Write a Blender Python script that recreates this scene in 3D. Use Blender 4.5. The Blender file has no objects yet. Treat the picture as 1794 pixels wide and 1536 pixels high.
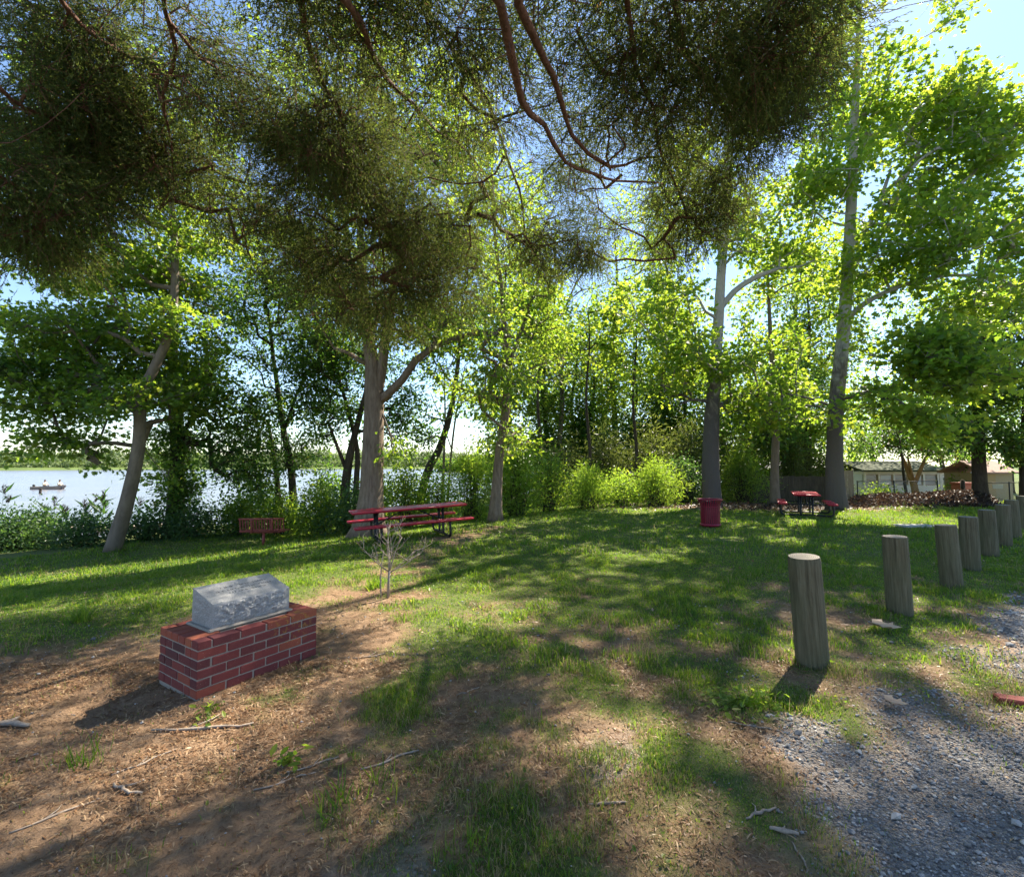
import bpy, bmesh, math, random
import numpy as np
from mathutils import Vector, Matrix, Quaternion
PI = math.pi
rng = np.random.default_rng(7)
random.seed(7)
SC = bpy.context.scene
COL = SC.collection
R = math.radians

# ------------------------------------------------------------------ camera
F = 830.0; W, H = 1794, 1536; EYE = 1.7; TH = R(3.2)
FWD = np.array((0, math.cos(TH), math.sin(TH))); UPV = np.array((0, -math.sin(TH), math.cos(TH)))
def at(px, py, d):
    v = FWD + (px - W/2)/F*np.array((1., 0, 0)) - (py - H/2)/F*UPV
    return np.array((0, 0, EYE)) + v*(d/v[1])
cam = bpy.data.cameras.new('camera'); co = bpy.data.objects.new('camera', cam); COL.objects.link(co)
co.location = (0, 0, EYE); co.rotation_euler = (PI/2 + TH, 0, 0)
cam.sensor_width = 36; cam.lens = 36*F/W; cam.clip_start = 0.05; cam.clip_end = 6000
SC.camera = co

# ------------------------------------------------------------------ light
SUN_AZ, SUN_EL = R(41), R(48)
sd = Vector((math.sin(SUN_AZ)*math.cos(SUN_EL), math.cos(SUN_AZ)*math.cos(SUN_EL), math.sin(SUN_EL)))
sl = bpy.data.lights.new('sun', 'SUN'); sl.energy = 5.0; sl.angle = R(0.5); sl.color = (1.0, 0.90, 0.74)
so = bpy.data.objects.new('sun', sl); COL.objects.link(so); so.rotation_euler = (-sd).to_track_quat('-Z', 'Y').to_euler()
wd = bpy.data.worlds.new('World'); SC.world = wd; wd.use_nodes = True
nt = wd.node_tree; bg = nt.nodes['Background']
sky = nt.nodes.new('ShaderNodeTexSky'); sky.sky_type = 'NISHITA'; sky.sun_disc = False
sky.sun_elevation = SUN_EL; sky.sun_rotation = SUN_AZ; sky.air_density = 1.0; sky.dust_density = 0.1; sky.ozone_density = 2.5
nt.links.new(sky.outputs[0], bg.inputs[0]); bg.inputs[1].default_value = 0.078
SC.view_settings.view_transform = 'Standard'; SC.view_settings.look = 'None'
SC.view_settings.exposure = 1.9; SC.view_settings.gamma = 1.0
cy = SC.cycles
cy.max_bounces = 10; cy.diffuse_bounces = 6; cy.glossy_bounces = 3; cy.transmission_bounces = 7; cy.transparent_max_bounces = 4
cy.sample_clamp_indirect = 6.0; cy.use_adaptive_sampling = True; cy.adaptive_threshold = 0.02
cy.caustics_reflective = False; cy.caustics_refractive = False

# ------------------------------------------------------------------ noise and ground height
def sst(a, b, x):
    t = np.clip((np.asarray(x, float) - a)/(b - a), 0, 1); return t*t*(3 - 2*t)
def vnoise(x, y, seed=0):
    xi = np.floor(x).astype(np.int64); yi = np.floor(y).astype(np.int64); fx = x - xi; fy = y - yi
    fx = fx*fx*(3 - 2*fx); fy = fy*fy*(3 - 2*fy)
    def h(i, j):
        n = (i*374761393 + j*668265263 + seed*1442695041) & 0xffffffff
        n = ((n ^ (n >> 13))*1274126177) & 0xffffffff
        return ((n ^ (n >> 16)) & 0xffff)/65535.0
    return (h(xi, yi)*(1 - fx) + h(xi + 1, yi)*fx)*(1 - fy) + (h(xi, yi + 1)*(1 - fx) + h(xi + 1, yi + 1)*fx)*fy
def fbm(x, y, sc, octv=4, seed=0):
    x = np.asarray(x, float)*sc; y = np.asarray(y, float)*sc; a = .5; s = 0; t = 0
    for o in range(octv):
        s = s + a*vnoise(x + 17.3*o, y - 9.1*o, seed + o); t += a; a *= .5; x = x*2.03; y = y*2.03
    return s/t
def gz(x, y):
    x = np.asarray(x, float); y = np.asarray(y, float)
    s = -.85*x + .53*y; r = np.hypot(x, y)
    z = -.85*sst(6.5, 16, s) - .65*sst(17, 29, s) - 1.6*sst(30, 42, s)
    z = z - .9*sst(21, 29, y)*sst(6, 13, x)*(1 - sst(12, 20, s))
    far = sst(350, 430, r)*sst(60, 160, s)
    z = z + far*(3.3 + 5*sst(430, 900, r)*fbm(x, y, .006, 3, 5))
    near = 1 - sst(12, 30, r)
    z = z + near*((fbm(x, y, .55, 3, 11) - .5)*.07 + (fbm(x, y, 4.0, 3, 12) - .5)*.022)
    z = z - .10*np.exp(-((x + 2.95)**2 + (y - 3.45)**2)/.11)
    return z
def g1(x, y): return float(gz(np.array([x]), np.array([y]))[0])
WATER = -1.4

# cover of the lawn: how much grass, how much gravel
DIRT = [(-4.2, .5, 3.0), (-3.1, 2.6, 2.0), (-2.5, 4.3, 1.45), (-1.9, 6.2, .85), (-2.0, 8.2, .6), (-1.6, 10.4, .6), (-.6, 13.2, .45)]
def cover(x, y):
    n = fbm(x, y, 1.1, 4, 31); n2 = fbm(x, y, 4.2, 3, 32); nn = .48*n + .52*n2
    best = np.full(x.shape, -9.)
    for (ax, ay, aw), (bx, by, bw) in zip(DIRT[:-1], DIRT[1:]):
        dx, dy = bx - ax, by - ay; t = np.clip(((x - ax)*dx + (y - ay)*dy)/(dx*dx + dy*dy), 0, 1)
        d = np.hypot(x - ax - t*dx, y - ay - t*dy); w = aw + (bw - aw)*t
        best = np.maximum(best, 1 - d/w)
    bare = sst(-.75, .45, best)*(1 - .5*sst(4.2, 7, y))
    near = (1 - sst(3.4, 9.5, y - .2*x))*sst(-2.4, -.6, x)*.42
    under = .8*np.exp(-((x - 7.5)**2/16 + (y - 20)**2/5)) + .85*np.exp(-((x - 12)**2/12 + (y - 18.9)**2/3.0)) + .45*np.exp(-((x + 1)**2/3 + (y - 12.6)**2/1.2))
    b = np.clip(np.maximum(np.maximum(bare, near), under) + .13, 0, 1)
    grass = sst(-.15, .17, nn - (.07 + b*.66))
    t = (x - 1.14)*.607 - (y - 1.95)*.794
    gn = fbm(x, y, 1.1, 4, 41)
    grav = sst(-.18, .30, t + (gn - .5)*1.5)
    stray = sst(.56, .66, fbm(x, y, 1.7, 3, 44))*sst(-1.5, -.5, t)*(1 - sst(3.2, 4.2, y))
    grav = np.maximum(grav, .85*stray)
    strip = sst(.50, .62, fbm(x, y, 1.3, 3, 47))*np.exp(-((t - .75)/.35)**2)
    grass = np.where(t > -.1, np.maximum(grass*(1 - grav), .7*strip*grav), grass*(1 - .8*grav))
    s = -.85*x + .53*y
    return grass, grav, bare

# ------------------------------------------------------------------ mesh builder
class MB:
    def __init__(s): s.v = []; s.n = 0; s.f = []
    def add(s, v, f, mat=0, var=None, smooth=False):
        v = np.asarray(v, np.float32).reshape(-1, 3)
        groups = f if isinstance(f, list) else [f]
        for g in groups:
            g = np.atleast_2d(np.asarray(g, np.int64)) + s.n
            k = len(g)
            vv = np.full(k, .5, np.float32) if var is None else np.broadcast_to(np.asarray(var, np.float32), (k,)).copy()
            s.f.append((g, mat, vv, smooth))
        s.v.append(v); s.n += len(v); return s
    def box(s, c, size, M=None, mat=0, var=None, bev=0.0):
        hx, hy, hz = [q/2 for q in size]
        if bev:
            b = min(bev, hx*.9, hy*.9, hz*.9)
            P = []
            for z in (-1, 1):
                for y in (-1, 1):
                    for x in (-1, 1):
                        P += [(x*hx, y*(hy - b), z*(hz - b)), (x*(hx - b), y*hy, z*(hz - b)), (x*(hx - b), y*(hy - b), z*hz)]
            bm = bmesh.new(); vs = [bm.verts.new(p) for p in P]
            bmesh.ops.convex_hull(bm, input=vs)
            bm.verts.index_update(); bm.normal_update()
            V = np.array([v.co[:] for v in bm.verts]); tri = np.array([[v.index for v in f.verts] for f in bm.faces if len(f.verts) == 3])
            bm.free()
            fs = [tri]
        else:
            V = np.array([(x, y, z) for z in (-hz, hz) for y in (-hy, hy) for x in (-hx, hx)])
            fs = [np.array([(0, 2, 3, 1), (4, 5, 7, 6), (0, 1, 5, 4), (2, 6, 7, 3), (0, 4, 6, 2), (1, 3, 7, 5)])]
        if M is not None: V = V @ np.array(M)[:3, :3].T
        s.add(V + np.asarray(c), fs, mat, var); return s
    def tube(s, pts, rad, sides=8, mat=0, var=None, cap=True, smooth=True, lobes=None):
        P = np.asarray(pts, float); n = len(P); rad = np.broadcast_to(np.asarray(rad, float), (n,))
        T = np.gradient(P, axis=0); T /= np.linalg.norm(T, axis=1)[:, None] + 1e-9
        ref = np.array((0, 0, 1.)) if abs(T[0, 2]) < .8 else np.array((1., 0, 0))
        u = np.cross(ref, T[0]); u /= np.linalg.norm(u)
        a = np.arange(sides)*2*PI/sides; V = []
        for i in range(n):
            u = u - T[i]*(u @ T[i]); u /= np.linalg.norm(u) + 1e-9; w = np.cross(T[i], u)
            rr = rad[i] if lobes is None else rad[i]*lobes[i]
            V.append(P[i] + (np.cos(a)[:, None]*u + np.sin(a)[:, None]*w)*np.reshape(rr, (-1, 1)))
        V = np.concatenate(V); i = np.arange(n - 1)[:, None]*sides; j = np.arange(sides); k = (j + 1) % sides
        q = np.stack([i + j, i + k, i + sides + k, i + sides + j], -1).reshape(-1, 4)
        fs = [q]
        if cap: fs += [np.arange(sides)[::-1][None], (np.arange(sides) + (n - 1)*sides)[None]]
        s.add(V, fs, mat, var, smooth); return s
    def lathe(s, prof, c=(0, 0, 0), sides=24, mat=0, var=None, smooth=True, caps=(True, True)):
        prof = np.asarray(prof, float); n = len(prof); a = np.arange(sides)*2*PI/sides
        V = np.stack([prof[:, :1]*np.cos(a), prof[:, :1]*np.sin(a), np.repeat(prof[:, 1:2], sides, 1)], -1).reshape(-1, 3) + np.asarray(c)
        i = np.arange(n - 1)[:, None]*sides; j = np.arange(sides); k = (j + 1) % sides
        fs = [np.stack([i + j, i + k, i + sides + k, i + sides + j], -1).reshape(-1, 4)]
        if caps[0]: fs.append(np.arange(sides)[::-1][None])
        if caps[1]: fs.append((np.arange(sides) + (n - 1)*sides)[None])
        s.add(V, fs, mat, var, smooth); return s
    def build(s, name, mats, parent=None, origin=(0, 0, 0)):
        me = bpy.data.meshes.new(name)
        V = np.concatenate(s.v) - np.asarray(origin, np.float32)
        me.vertices.add(len(V)); me.vertices.foreach_set('co', V.astype(np.float32).ravel())
        loops = np.concatenate([g.ravel() for g, *_ in s.f]).astype(np.int32)
        tot = np.concatenate([np.full(len(g), g.shape[1]) for g, *_ in s.f])
        st = np.concatenate([[0], np.cumsum(tot)[:-1]]).astype(np.int32)
        me.loops.add(len(loops)); me.loops.foreach_set('vertex_index', loops)
        me.polygons.add(len(tot)); me.polygons.foreach_set('loop_start', st)
        me.polygons.foreach_set('material_index', np.concatenate([np.full(len(g), m) for g, m, *_ in s.f]).astype(np.int32))
        me.polygons.foreach_set('use_smooth', np.concatenate([np.full(len(g), sm) for g, m, vv, sm in s.f]))
        at_ = me.attributes.new('var', 'FLOAT', 'FACE'); at_.data.foreach_set('value', np.concatenate([vv for g, m, vv, sm in s.f]).astype(np.float32))
        me.update(calc_edges=True)
        for m in (mats if isinstance(mats, (list, tuple)) else [mats]): me.materials.append(m)
        o = bpy.data.objects.new(name, me); COL.objects.link(o)
        if parent is not None: o.parent = parent
        else: o.location = origin
        return o
def tag(o, label=None, cat=None, group=None, kind=None):
    if label: o['label'] = label
    if cat: o['category'] = cat
    if group: o['group'] = group
    if kind: o['kind'] = kind
    return o
def empty(name, loc, label, cat, group=None, rz=0):
    o = bpy.data.objects.new(name, None); COL.objects.link(o); o.location = loc; o.rotation_euler = (0, 0, rz); o.empty_display_size = .2
    return tag(o, label, cat, group)
def copy_tree(o, parent=None):
    c = o.copy(); COL.objects.link(c)
    if parent is not None: c.parent = parent
    for ch in list(o.children): copy_tree(ch, c)
    return c
def rotz(a): return np.array(Matrix.Rotation(a, 3, 'Z'))
def spline(pts, step):
    P = np.asarray(pts, float); Q = np.vstack([2*P[0] - P[1], P, 2*P[-1] - P[-2]]); out = []
    for i in range(1, len(Q) - 2):
        k = max(1, int(np.linalg.norm(Q[i + 1, :3] - Q[i, :3])/step))
        for t in np.arange(k)/k:
            out.append(.5*((2*Q[i]) + (-Q[i - 1] + Q[i + 1])*t + (2*Q[i - 1] - 5*Q[i] + 4*Q[i + 1] - Q[i + 2])*t*t + (-Q[i - 1] + 3*Q[i] - 3*Q[i + 1] + Q[i + 2])*t**3))
    out.append(P[-1]); return np.array(out)

# ------------------------------------------------------------------ materials
def newmat(name):
    m = bpy.data.materials.new(name); m.use_nodes = True; t = m.node_tree
    return m, t, t.nodes['Principled BSDF'], t.nodes['Material Output']
def N(t, typ, **kw):
    n = t.nodes.new(typ)
    for k, v in kw.items():
        if k.startswith('i_'): n.inputs[int(k[2:]) if k[2:].isdigit() else k[2:].replace('_', ' ')].default_value = v
        else: setattr(n, k, v)
    return n
def ramp(t, fac, stops):
    r = t.nodes.new('ShaderNodeValToRGB'); e = r.color_ramp.elements
    while len(e) < len(stops): e.new(.5)
    for q, (p, c) in zip(e, stops): q.position = p; q.color = (*c, 1)
    t.links.new(fac, r.inputs[0]); return r.outputs[0]
def noise(t, scale, detail=4, vec=None, rough=.6, dist=0):
    n = N(t, 'ShaderNodeTexNoise'); n.inputs['Scale'].default_value = scale; n.inputs['Detail'].default_value = detail
    n.inputs['Roughness'].default_value = rough; n.inputs['Distortion'].default_value = dist
    if vec is not None: t.links.new(vec, n.inputs['Vector'])
    return n.outputs['Fac']
def mixc(t, fac, a, b, mode='MIX'):
    m = N(t, 'ShaderNodeMix', data_type='RGBA', blend_type=mode)
    for s, v in ((0, fac), (6, a), (7, b)):
        if hasattr(v, 'is_output'): t.links.new(v, m.inputs[s])
        elif s == 0: m.inputs[0].default_value = v
        else: m.inputs[s].default_value = (*v, 1)
    return m.outputs[2]
def mth(t, op, a, b=0.0, clamp=False):
    m = N(t, 'ShaderNodeMath', operation=op, use_clamp=clamp)
    for s, v in ((0, a), (1, b)):
        if hasattr(v, 'is_output'): t.links.new(v, m.inputs[s])
        else: m.inputs[s].default_value = v
    return m.outputs[0]
def objco(t, sc=(1, 1, 1)):
    c = N(t, 'ShaderNodeTexCoord'); mp = N(t, 'ShaderNodeMapping'); mp.inputs['Scale'].default_value = sc
    t.links.new(c.outputs['Object'], mp.inputs['Vector']); return mp.outputs[0]
def attr(t, name):
    a = N(t, 'ShaderNodeAttribute'); a.attribute_name = name; return a.outputs['Fac']
def bump(t, bs, h, strength=.5, dist=.02):
    b = N(t, 'ShaderNodeBump'); b.inputs['Strength'].default_value = strength; b.inputs['Distance'].default_value = dist
    t.links.new(h, b.inputs['Height']); t.links.new(b.outputs[0], bs.inputs['Normal'])
def leafmat(name, stops, trans, tfac=.5, gloss=.35, rough=.45):
    m, t, b, out = newmat(name); v = attr(t, 'var')
    c = ramp(t, v, stops); t.links.new(c, b.inputs['Base Color'])
    b.inputs['Roughness'].default_value = rough; b.inputs['Specular IOR Level'].default_value = gloss
    tr = N(t, 'ShaderNodeBsdfTranslucent'); tc = mixc(t, 1.0, ramp(t, v, trans), (1, 1, 1), 'MULTIPLY'); t.links.new(tc, tr.inputs[0])
    mx = N(t, 'ShaderNodeMixShader'); mx.inputs[0].default_value = tfac
    t.links.new(b.outputs[0], mx.inputs[1]); t.links.new(tr.outputs[0], mx.inputs[2]); t.links.new(mx.outputs[0], out.inputs[0]); return m
def barkmat(name, c1, c2, zs=.25, sc=9, bs=.8, dist=.04):
    m, t, b, out = newmat(name); v = objco(t, (1, 1, zs)); n = noise(t, sc, 6, v, .65, .4); n2 = noise(t, 1.3, 3, objco(t))
    c = ramp(t, n, [(.3, c1), (.68, c2)]); c = mixc(t, mth(t, 'MULTIPLY', n2, .55), c, tuple(q*.55 for q in c1)); t.links.new(c, b.inputs['Base Color'])
    b.inputs['Roughness'].default_value = .9; b.inputs['Specular IOR Level'].default_value = .15; bump(t, b, n, bs, dist); return m
def plain(name, col, rough=.5, metal=0, nsc=30, amt=.25, bs=.0, spec=.4):
    m, t, b, out = newmat(name); n = noise(t, nsc, 5, objco(t)); c = mixc(t, mth(t, 'MULTIPLY', n, amt*2), col, tuple(q*.45 for q in col))
    t.links.new(c, b.inputs['Base Color']); b.inputs['Roughness'].default_value = rough; b.inputs['Metallic'].default_value = metal
    b.inputs['Specular IOR Level'].default_value = spec
    if bs: bump(t, b, n, bs, .01)
    return m
def G(*c): return c
M = {}
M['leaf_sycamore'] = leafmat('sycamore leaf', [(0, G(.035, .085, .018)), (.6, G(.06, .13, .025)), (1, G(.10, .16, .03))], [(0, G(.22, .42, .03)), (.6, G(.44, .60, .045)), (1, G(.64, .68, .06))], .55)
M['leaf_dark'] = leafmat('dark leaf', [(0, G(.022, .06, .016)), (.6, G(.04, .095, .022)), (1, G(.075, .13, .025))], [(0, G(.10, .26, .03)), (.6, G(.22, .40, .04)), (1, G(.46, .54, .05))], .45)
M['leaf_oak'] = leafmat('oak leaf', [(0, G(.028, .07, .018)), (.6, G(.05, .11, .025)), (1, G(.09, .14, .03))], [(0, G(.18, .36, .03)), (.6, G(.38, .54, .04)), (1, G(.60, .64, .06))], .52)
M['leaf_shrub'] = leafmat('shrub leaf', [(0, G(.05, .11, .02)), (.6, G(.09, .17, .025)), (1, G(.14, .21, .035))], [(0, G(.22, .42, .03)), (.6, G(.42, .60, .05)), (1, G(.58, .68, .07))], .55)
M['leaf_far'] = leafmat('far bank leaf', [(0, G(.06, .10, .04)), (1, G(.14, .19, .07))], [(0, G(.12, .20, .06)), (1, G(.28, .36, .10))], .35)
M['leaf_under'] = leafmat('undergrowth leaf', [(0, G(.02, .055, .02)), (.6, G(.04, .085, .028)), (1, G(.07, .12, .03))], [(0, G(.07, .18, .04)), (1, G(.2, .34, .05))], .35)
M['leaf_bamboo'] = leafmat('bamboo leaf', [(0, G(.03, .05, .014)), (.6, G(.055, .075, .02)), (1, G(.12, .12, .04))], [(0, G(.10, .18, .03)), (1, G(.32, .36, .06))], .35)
M['cedar'] = leafmat('cedar spray', [(0, G(.022, .042, .016)), (.55, G(.046, .07, .024)), (.9, G(.078, .10, .034)), (1, G(.15, .085, .045))], [(0, G(.08, .13, .03)), (.9, G(.24, .28, .05)), (1, G(.26, .15, .06))], .34, .08, .7)
M['grass'] = leafmat('grass blade', [(0, G(.034, .08, .016)), (.55, G(.068, .13, .02)), (.78, G(.125, .17, .03)), (.84, G(.26, .20, .10)), (1, G(.36, .28, .15))], [(0, G(.16, .34, .02)), (.55, G(.34, .52, .025)), (.78, G(.52, .58, .04)), (.84, G(.36, .28, .12)), (1, G(.4, .32, .16))], .45, .3)
M['needle'] = leafmat('dead needle', [(0, G(.10, .05, .025)), (.6, G(.22, .12, .06)), (1, G(.38, .27, .16))], [(0, G(.1, .05, .02)), (1, G(.25, .15, .07))], .12, .2)
M['dead_leaf'] = leafmat('dead leaf', [(0, G(.018, .012, .011)), (.6, G(.036, .023, .021)), (.88, G(.065, .043, .036)), (1, G(.40, .31, .25))], [(0, G(.06, .03, .02)), (1, G(.2, .12, .06))], .15, .3)
M['bark_grey'] = barkmat('grey brown bark', G(.13, .095, .07), G(.30, .235, .18), .18, 16, 1.0)
M['bark_dark'] = barkmat('dark bark', G(.035, .028, .022), G(.10, .08, .062), .2, 14, .9)
M['bark_tan'] = barkmat('smooth tan bark', G(.13, .105, .085), G(.24, .195, .155), .35, 7, .5, .02)
M['bark_cedar'] = barkmat('cedar bark', G(.09, .045, .03), G(.24, .125, .085), .12, 22, 1.0)
M['bark_tree_tan'] = barkmat('orange tan bark', G(.26, .15, .07), G(.42, .27, .13), .4, 6, .4, .02)
M['stick'] = barkmat('dry stick', G(.22, .17, .13), G(.46, .39, .32), .3, 30, .5, .004)
M['twig_grey'] = barkmat('bare twig', G(.22, .175, .145), G(.44, .38, .33), .3, 30, .4, .003)
def sycbark():
    m, t, b, out = newmat('sycamore bark'); v = objco(t, (1, 1, .45)); n = noise(t, 5.5, 5, v, .6, .6); tx = N(t, 'ShaderNodeTexCoord'); sp = N(t, 'ShaderNodeSeparateXYZ'); t.links.new(tx.outputs['Object'], sp.inputs[0])
    h = mth(t, 'MULTIPLY', mth(t, 'SUBTRACT', sp.outputs['Z'], 2.2), .16, True); k = mth(t, 'ADD', h, mth(t, 'MULTIPLY', mth(t, 'SUBTRACT', n, .5), 1.5))
    c = ramp(t, k, [(.25, G(.10, .09, .085)), (.42, G(.17, .15, .13)), (.52, G(.24, .225, .19)), (.75, G(.43, .415, .37))])
    c = mixc(t, mth(t, 'MULTIPLY', noise(t, 22, 4, objco(t, (1, 1, .3))), .5), c, G(.06, .055, .05), 'MIX'); t.links.new(c, b.inputs['Base Color'])
    b.inputs['Roughness'].default_value = .85; b.inputs['Specular IOR Level'].default_value = .2; bump(t, b, noise(t, 18, 6, objco(t, (1, 1, .25)), .7), .8, .035); return m
M['bark_sycamore'] = sycbark()
def groundmat():
    m, t, b, out = newmat('lawn and dirt'); co_ = objco(t)
    gr = attr(t, 'grass'); gv = attr(t, 'gravel'); far = attr(t, 'far')
    n1 = noise(t, 2.2, 5, co_, .65); n2 = noise(t, 14, 6, co_, .7); n3 = noise(t, 70, 4, co_, .75)
    dirt = ramp(t, n1, [(.28, G(.13, .085, .055)), (.5, G(.215, .145, .093)), (.72, G(.32, .235, .16))])
    litter = ramp(t, n2, [(.3, G(.11, .065, .037)), (.55, G(.25, .155, .09)), (.75, G(.38, .27, .17))])
    dirt = mixc(t, .5, dirt, litter); dirt = mixc(t, mth(t, 'MULTIPLY', ramp(t, n3, [(.35, G(1, 1, 1)), (.5, G(0, 0, 0))]), .6), dirt, G(.10, .06, .035))
    gcol = ramp(t, n2, [(.25, G(.05, .075, .022)), (.5, G(.075, .115, .03)), (.8, G(.15, .16, .055))])
    c = mixc(t, mth(t, 'MULTIPLY', gr, .85), dirt, gcol)
    vo = N(t, 'ShaderNodeTexVoronoi'); vo.inputs['Scale'].default_value = 75; t.links.new(co_, vo.inputs['Vector'])
    sp = N(t, 'ShaderNodeSeparateColor'); t.links.new(vo.outputs['Color'], sp.inputs[0])
    stone = ramp(t, sp.outputs[0], [(0, G(.115, .112, .112)), (.5, G(.235, .23, .225)), (.85, G(.33, .32, .305)), (1, G(.42, .36, .30))])
    stone = mixc(t, ramp(t, n1, [(.4, G(0, 0, 0)), (.75, G(.7, .7, .7))]), stone, G(.22, .18, .14))
    c = mixc(t, gv, c, stone)
    c = mixc(t, far, c, ramp(t, noise(t, .05, 4, co_), [(.3, G(.06, .10, .03)), (.7, G(.13, .17, .05))]))
    t.links.new(c, b.inputs['Base Color']); b.inputs['Roughness'].default_value = .95; b.inputs['Specular IOR Level'].default_value = .1
    hh = mth(t, 'ADD', mth(t, 'MULTIPLY', n2, .6), mth(t, 'MULTIPLY', n3, .4)); hh = mth(t, 'ADD', hh, mth(t, 'MULTIPLY', mth(t, 'MULTIPLY', vo.outputs['Distance'], gv), -.9))
    bump(t, b, hh, .9, .03); return m
M['ground'] = groundmat()
def watermat():
    m, t, b, out = newmat('river water'); v = objco(t, (1, 1, 1)); n = noise(t, .9, 5, objco(t, (.5, 1.0, 1)), .65); n2 = noise(t, .12, 3, v)
    t.links.new(ramp(t, n2, [(.3, G(.10, .10, .11)), (.7, G(.15, .145, .155))]), b.inputs['Base Color']); b.inputs['Roughness'].default_value = .22; b.inputs['Specular IOR Level'].default_value = .5
    bump(t, b, n, .55, .25); return m
M['water'] = watermat()
def brickmat():
    m, t, b, out = newmat('red brick'); v = attr(t, 'var'); n = noise(t, 35, 5, objco(t), .65)
    c = ramp(t, v, [(0, G(.06, .026, .032)), (.35, G(.13, .03, .034)), (.7, G(.20, .04, .038)), (.85, G(.27, .065, .042)), (1, G(.34, .10, .05))])
    c = mixc(t, mth(t, 'MULTIPLY', n, .5), c, G(.09, .035, .03)); c = mixc(t, ramp(t, noise(t, 90, 3, objco(t)), [(.66, G(0, 0, 0)), (.72, G(.5, .5, .5))]), c, G(.45, .36, .31))
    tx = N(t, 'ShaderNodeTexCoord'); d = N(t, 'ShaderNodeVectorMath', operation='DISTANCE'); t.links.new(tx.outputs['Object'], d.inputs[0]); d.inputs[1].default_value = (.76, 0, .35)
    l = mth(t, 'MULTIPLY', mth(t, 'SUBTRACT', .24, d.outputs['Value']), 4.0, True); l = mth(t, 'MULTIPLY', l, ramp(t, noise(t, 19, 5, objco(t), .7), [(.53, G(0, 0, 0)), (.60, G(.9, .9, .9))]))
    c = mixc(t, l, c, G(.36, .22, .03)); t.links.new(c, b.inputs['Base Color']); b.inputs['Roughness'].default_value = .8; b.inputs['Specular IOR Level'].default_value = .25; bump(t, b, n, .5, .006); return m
M['brick'] = brickmat()
M['mortar'] = plain('mortar', (.34, .305, .265), .95, 0, 60, .4, .5, .1)
def granite():
    m, t, b, out = newmat('grey granite'); n = noise(t, 120, 4, objco(t), .8); n2 = noise(t, 7, 5, objco(t), .65)
    c = ramp(t, n, [(.3, G(.15, .155, .165)), (.52, G(.27, .272, .275)), (.75, G(.42, .42, .415))]); c = mixc(t, ramp(t, n2, [(.45, G(0, 0, 0)), (.75, G(.5, .5, .5))]), c, G(.12, .12, .125))
    t.links.new(c, b.inputs['Base Color']); b.inputs['Roughness'].default_value = .55; bump(t, b, n2, .35, .01); return m
M['granite'] = granite()
M['engrave'] = plain('engraved shadow', (.10, .10, .105), .9)
M['red_paint'] = plain('red coating', (.40, .018, .04), .35, 0, 60, .15, .15)
M['red_bin'] = plain('maroon coating', (.23, .010, .035), .4, 0, 60, .15, .1)
M['rust_red'] = plain('weathered red paint', (.30, .07, .055), .7, 0, 40, .4, .2)
M['black_metal'] = plain('black powder coat', (.012, .013, .016), .45, 0, 60, .2)
M['grey_metal'] = plain('galvanised steel', (.35, .36, .37), .4, .8, 40, .2)
def postwood():
    m, t, b, out = newmat('weathered treated post'); v = objco(t, (1, 1, .06)); n = noise(t, 34, 6, v, .7, .3); n2 = noise(t, 3, 4, objco(t, (1, 1, .6)))
    c = ramp(t, n, [(.28, G(.045, .038, .024)), (.5, G(.125, .11, .07)), (.75, G(.215, .195, .135))]); c = mixc(t, ramp(t, n2, [(.35, G(0, 0, 0)), (.7, G(.6, .6, .6))]), c, G(.095, .105, .06))
    t.links.new(c, b.inputs['Base Color']); b.inputs['Roughness'].default_value = .85; b.inputs['Specular IOR Level'].default_value = .2; bump(t, b, n, 1.0, .02); return m
M['post'] = postwood()
def postend():
    m, t, b, out = newmat('post end grain'); v = objco(t); w = N(t, 'ShaderNodeTexWave', wave_type='RINGS', rings_direction='Z'); w.inputs['Scale'].default_value = 22; w.inputs['Distortion'].default_value = 2.5; w.inputs['Detail'].default_value = 3
    t.links.new(v, w.inputs['Vector']); t.links.new(ramp(t, w.outputs['Fac'], [(0, G(.10, .088, .068)), (1, G(.22, .195, .155))]), b.inputs['Base Color']); b.inputs['Roughness'].default_value = .9; return m
M['post_end'] = postend()
M['rock'] = plain('shore rock', (.42, .34, .27), .9, 0, 9, .5, .6, .2)
M['gravel'] = leafmat('gravel stone', [(0, G(.11, .108, .108)), (.6, G(.25, .245, .24)), (.9, G(.36, .35, .335)), (1, G(.48, .44, .39))], [(0, G(0, 0, 0)), (1, G(0, 0, 0))], .0, .3, .8)
M['slab'] = plain('concrete slab', (.42, .41, .38), .9, 0, 20, .3, .3)
M['siding'] = plain('pale cream siding', (.78, .70, .58), .8, 0, 15, .2)
M['trim_wood'] = plain('tan trim', (.46, .34, .24), .8, 0, 15, .2)
M['window_glass'] = plain('window glass', (.30, .31, .30), .12, 0, 6, .4, 0, .8)
M['curtain'] = plain('pale curtain', (.72, .70, .68), .9, 0, 12, .2)
M['moss_roof'] = plain('mossy shingle roof', (.055, .07, .032), .95, 0, 8, .5, .5)
M['brown_roof'] = plain('pinkish brown shingles', (.42, .27, .21), .9, 0, 12, .5, .5)
M['white_roof'] = plain('pale roof', (.62, .60, .58), .8, 0, 12, .3)
M['tan_panel'] = plain('ochre panel', (.36, .26, .13), .85, 0, 14, .3)
M['tan_panel2'] = plain('buff panel', (.34, .28, .18), .85, 0, 14, .3)
M['fence_wood'] = barkmat('weathered fence boards', G(.05, .042, .035), G(.13, .11, .09), .1, 20, .6, .01)
M['pale_board'] = barkmat('pale fence boards', G(.26, .20, .14), G(.42, .34, .25), .1, 20, .5, .01)
M['orange_box'] = plain('orange red plastic', (.50, .13, .08), .5, 0, 20, .2)
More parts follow.
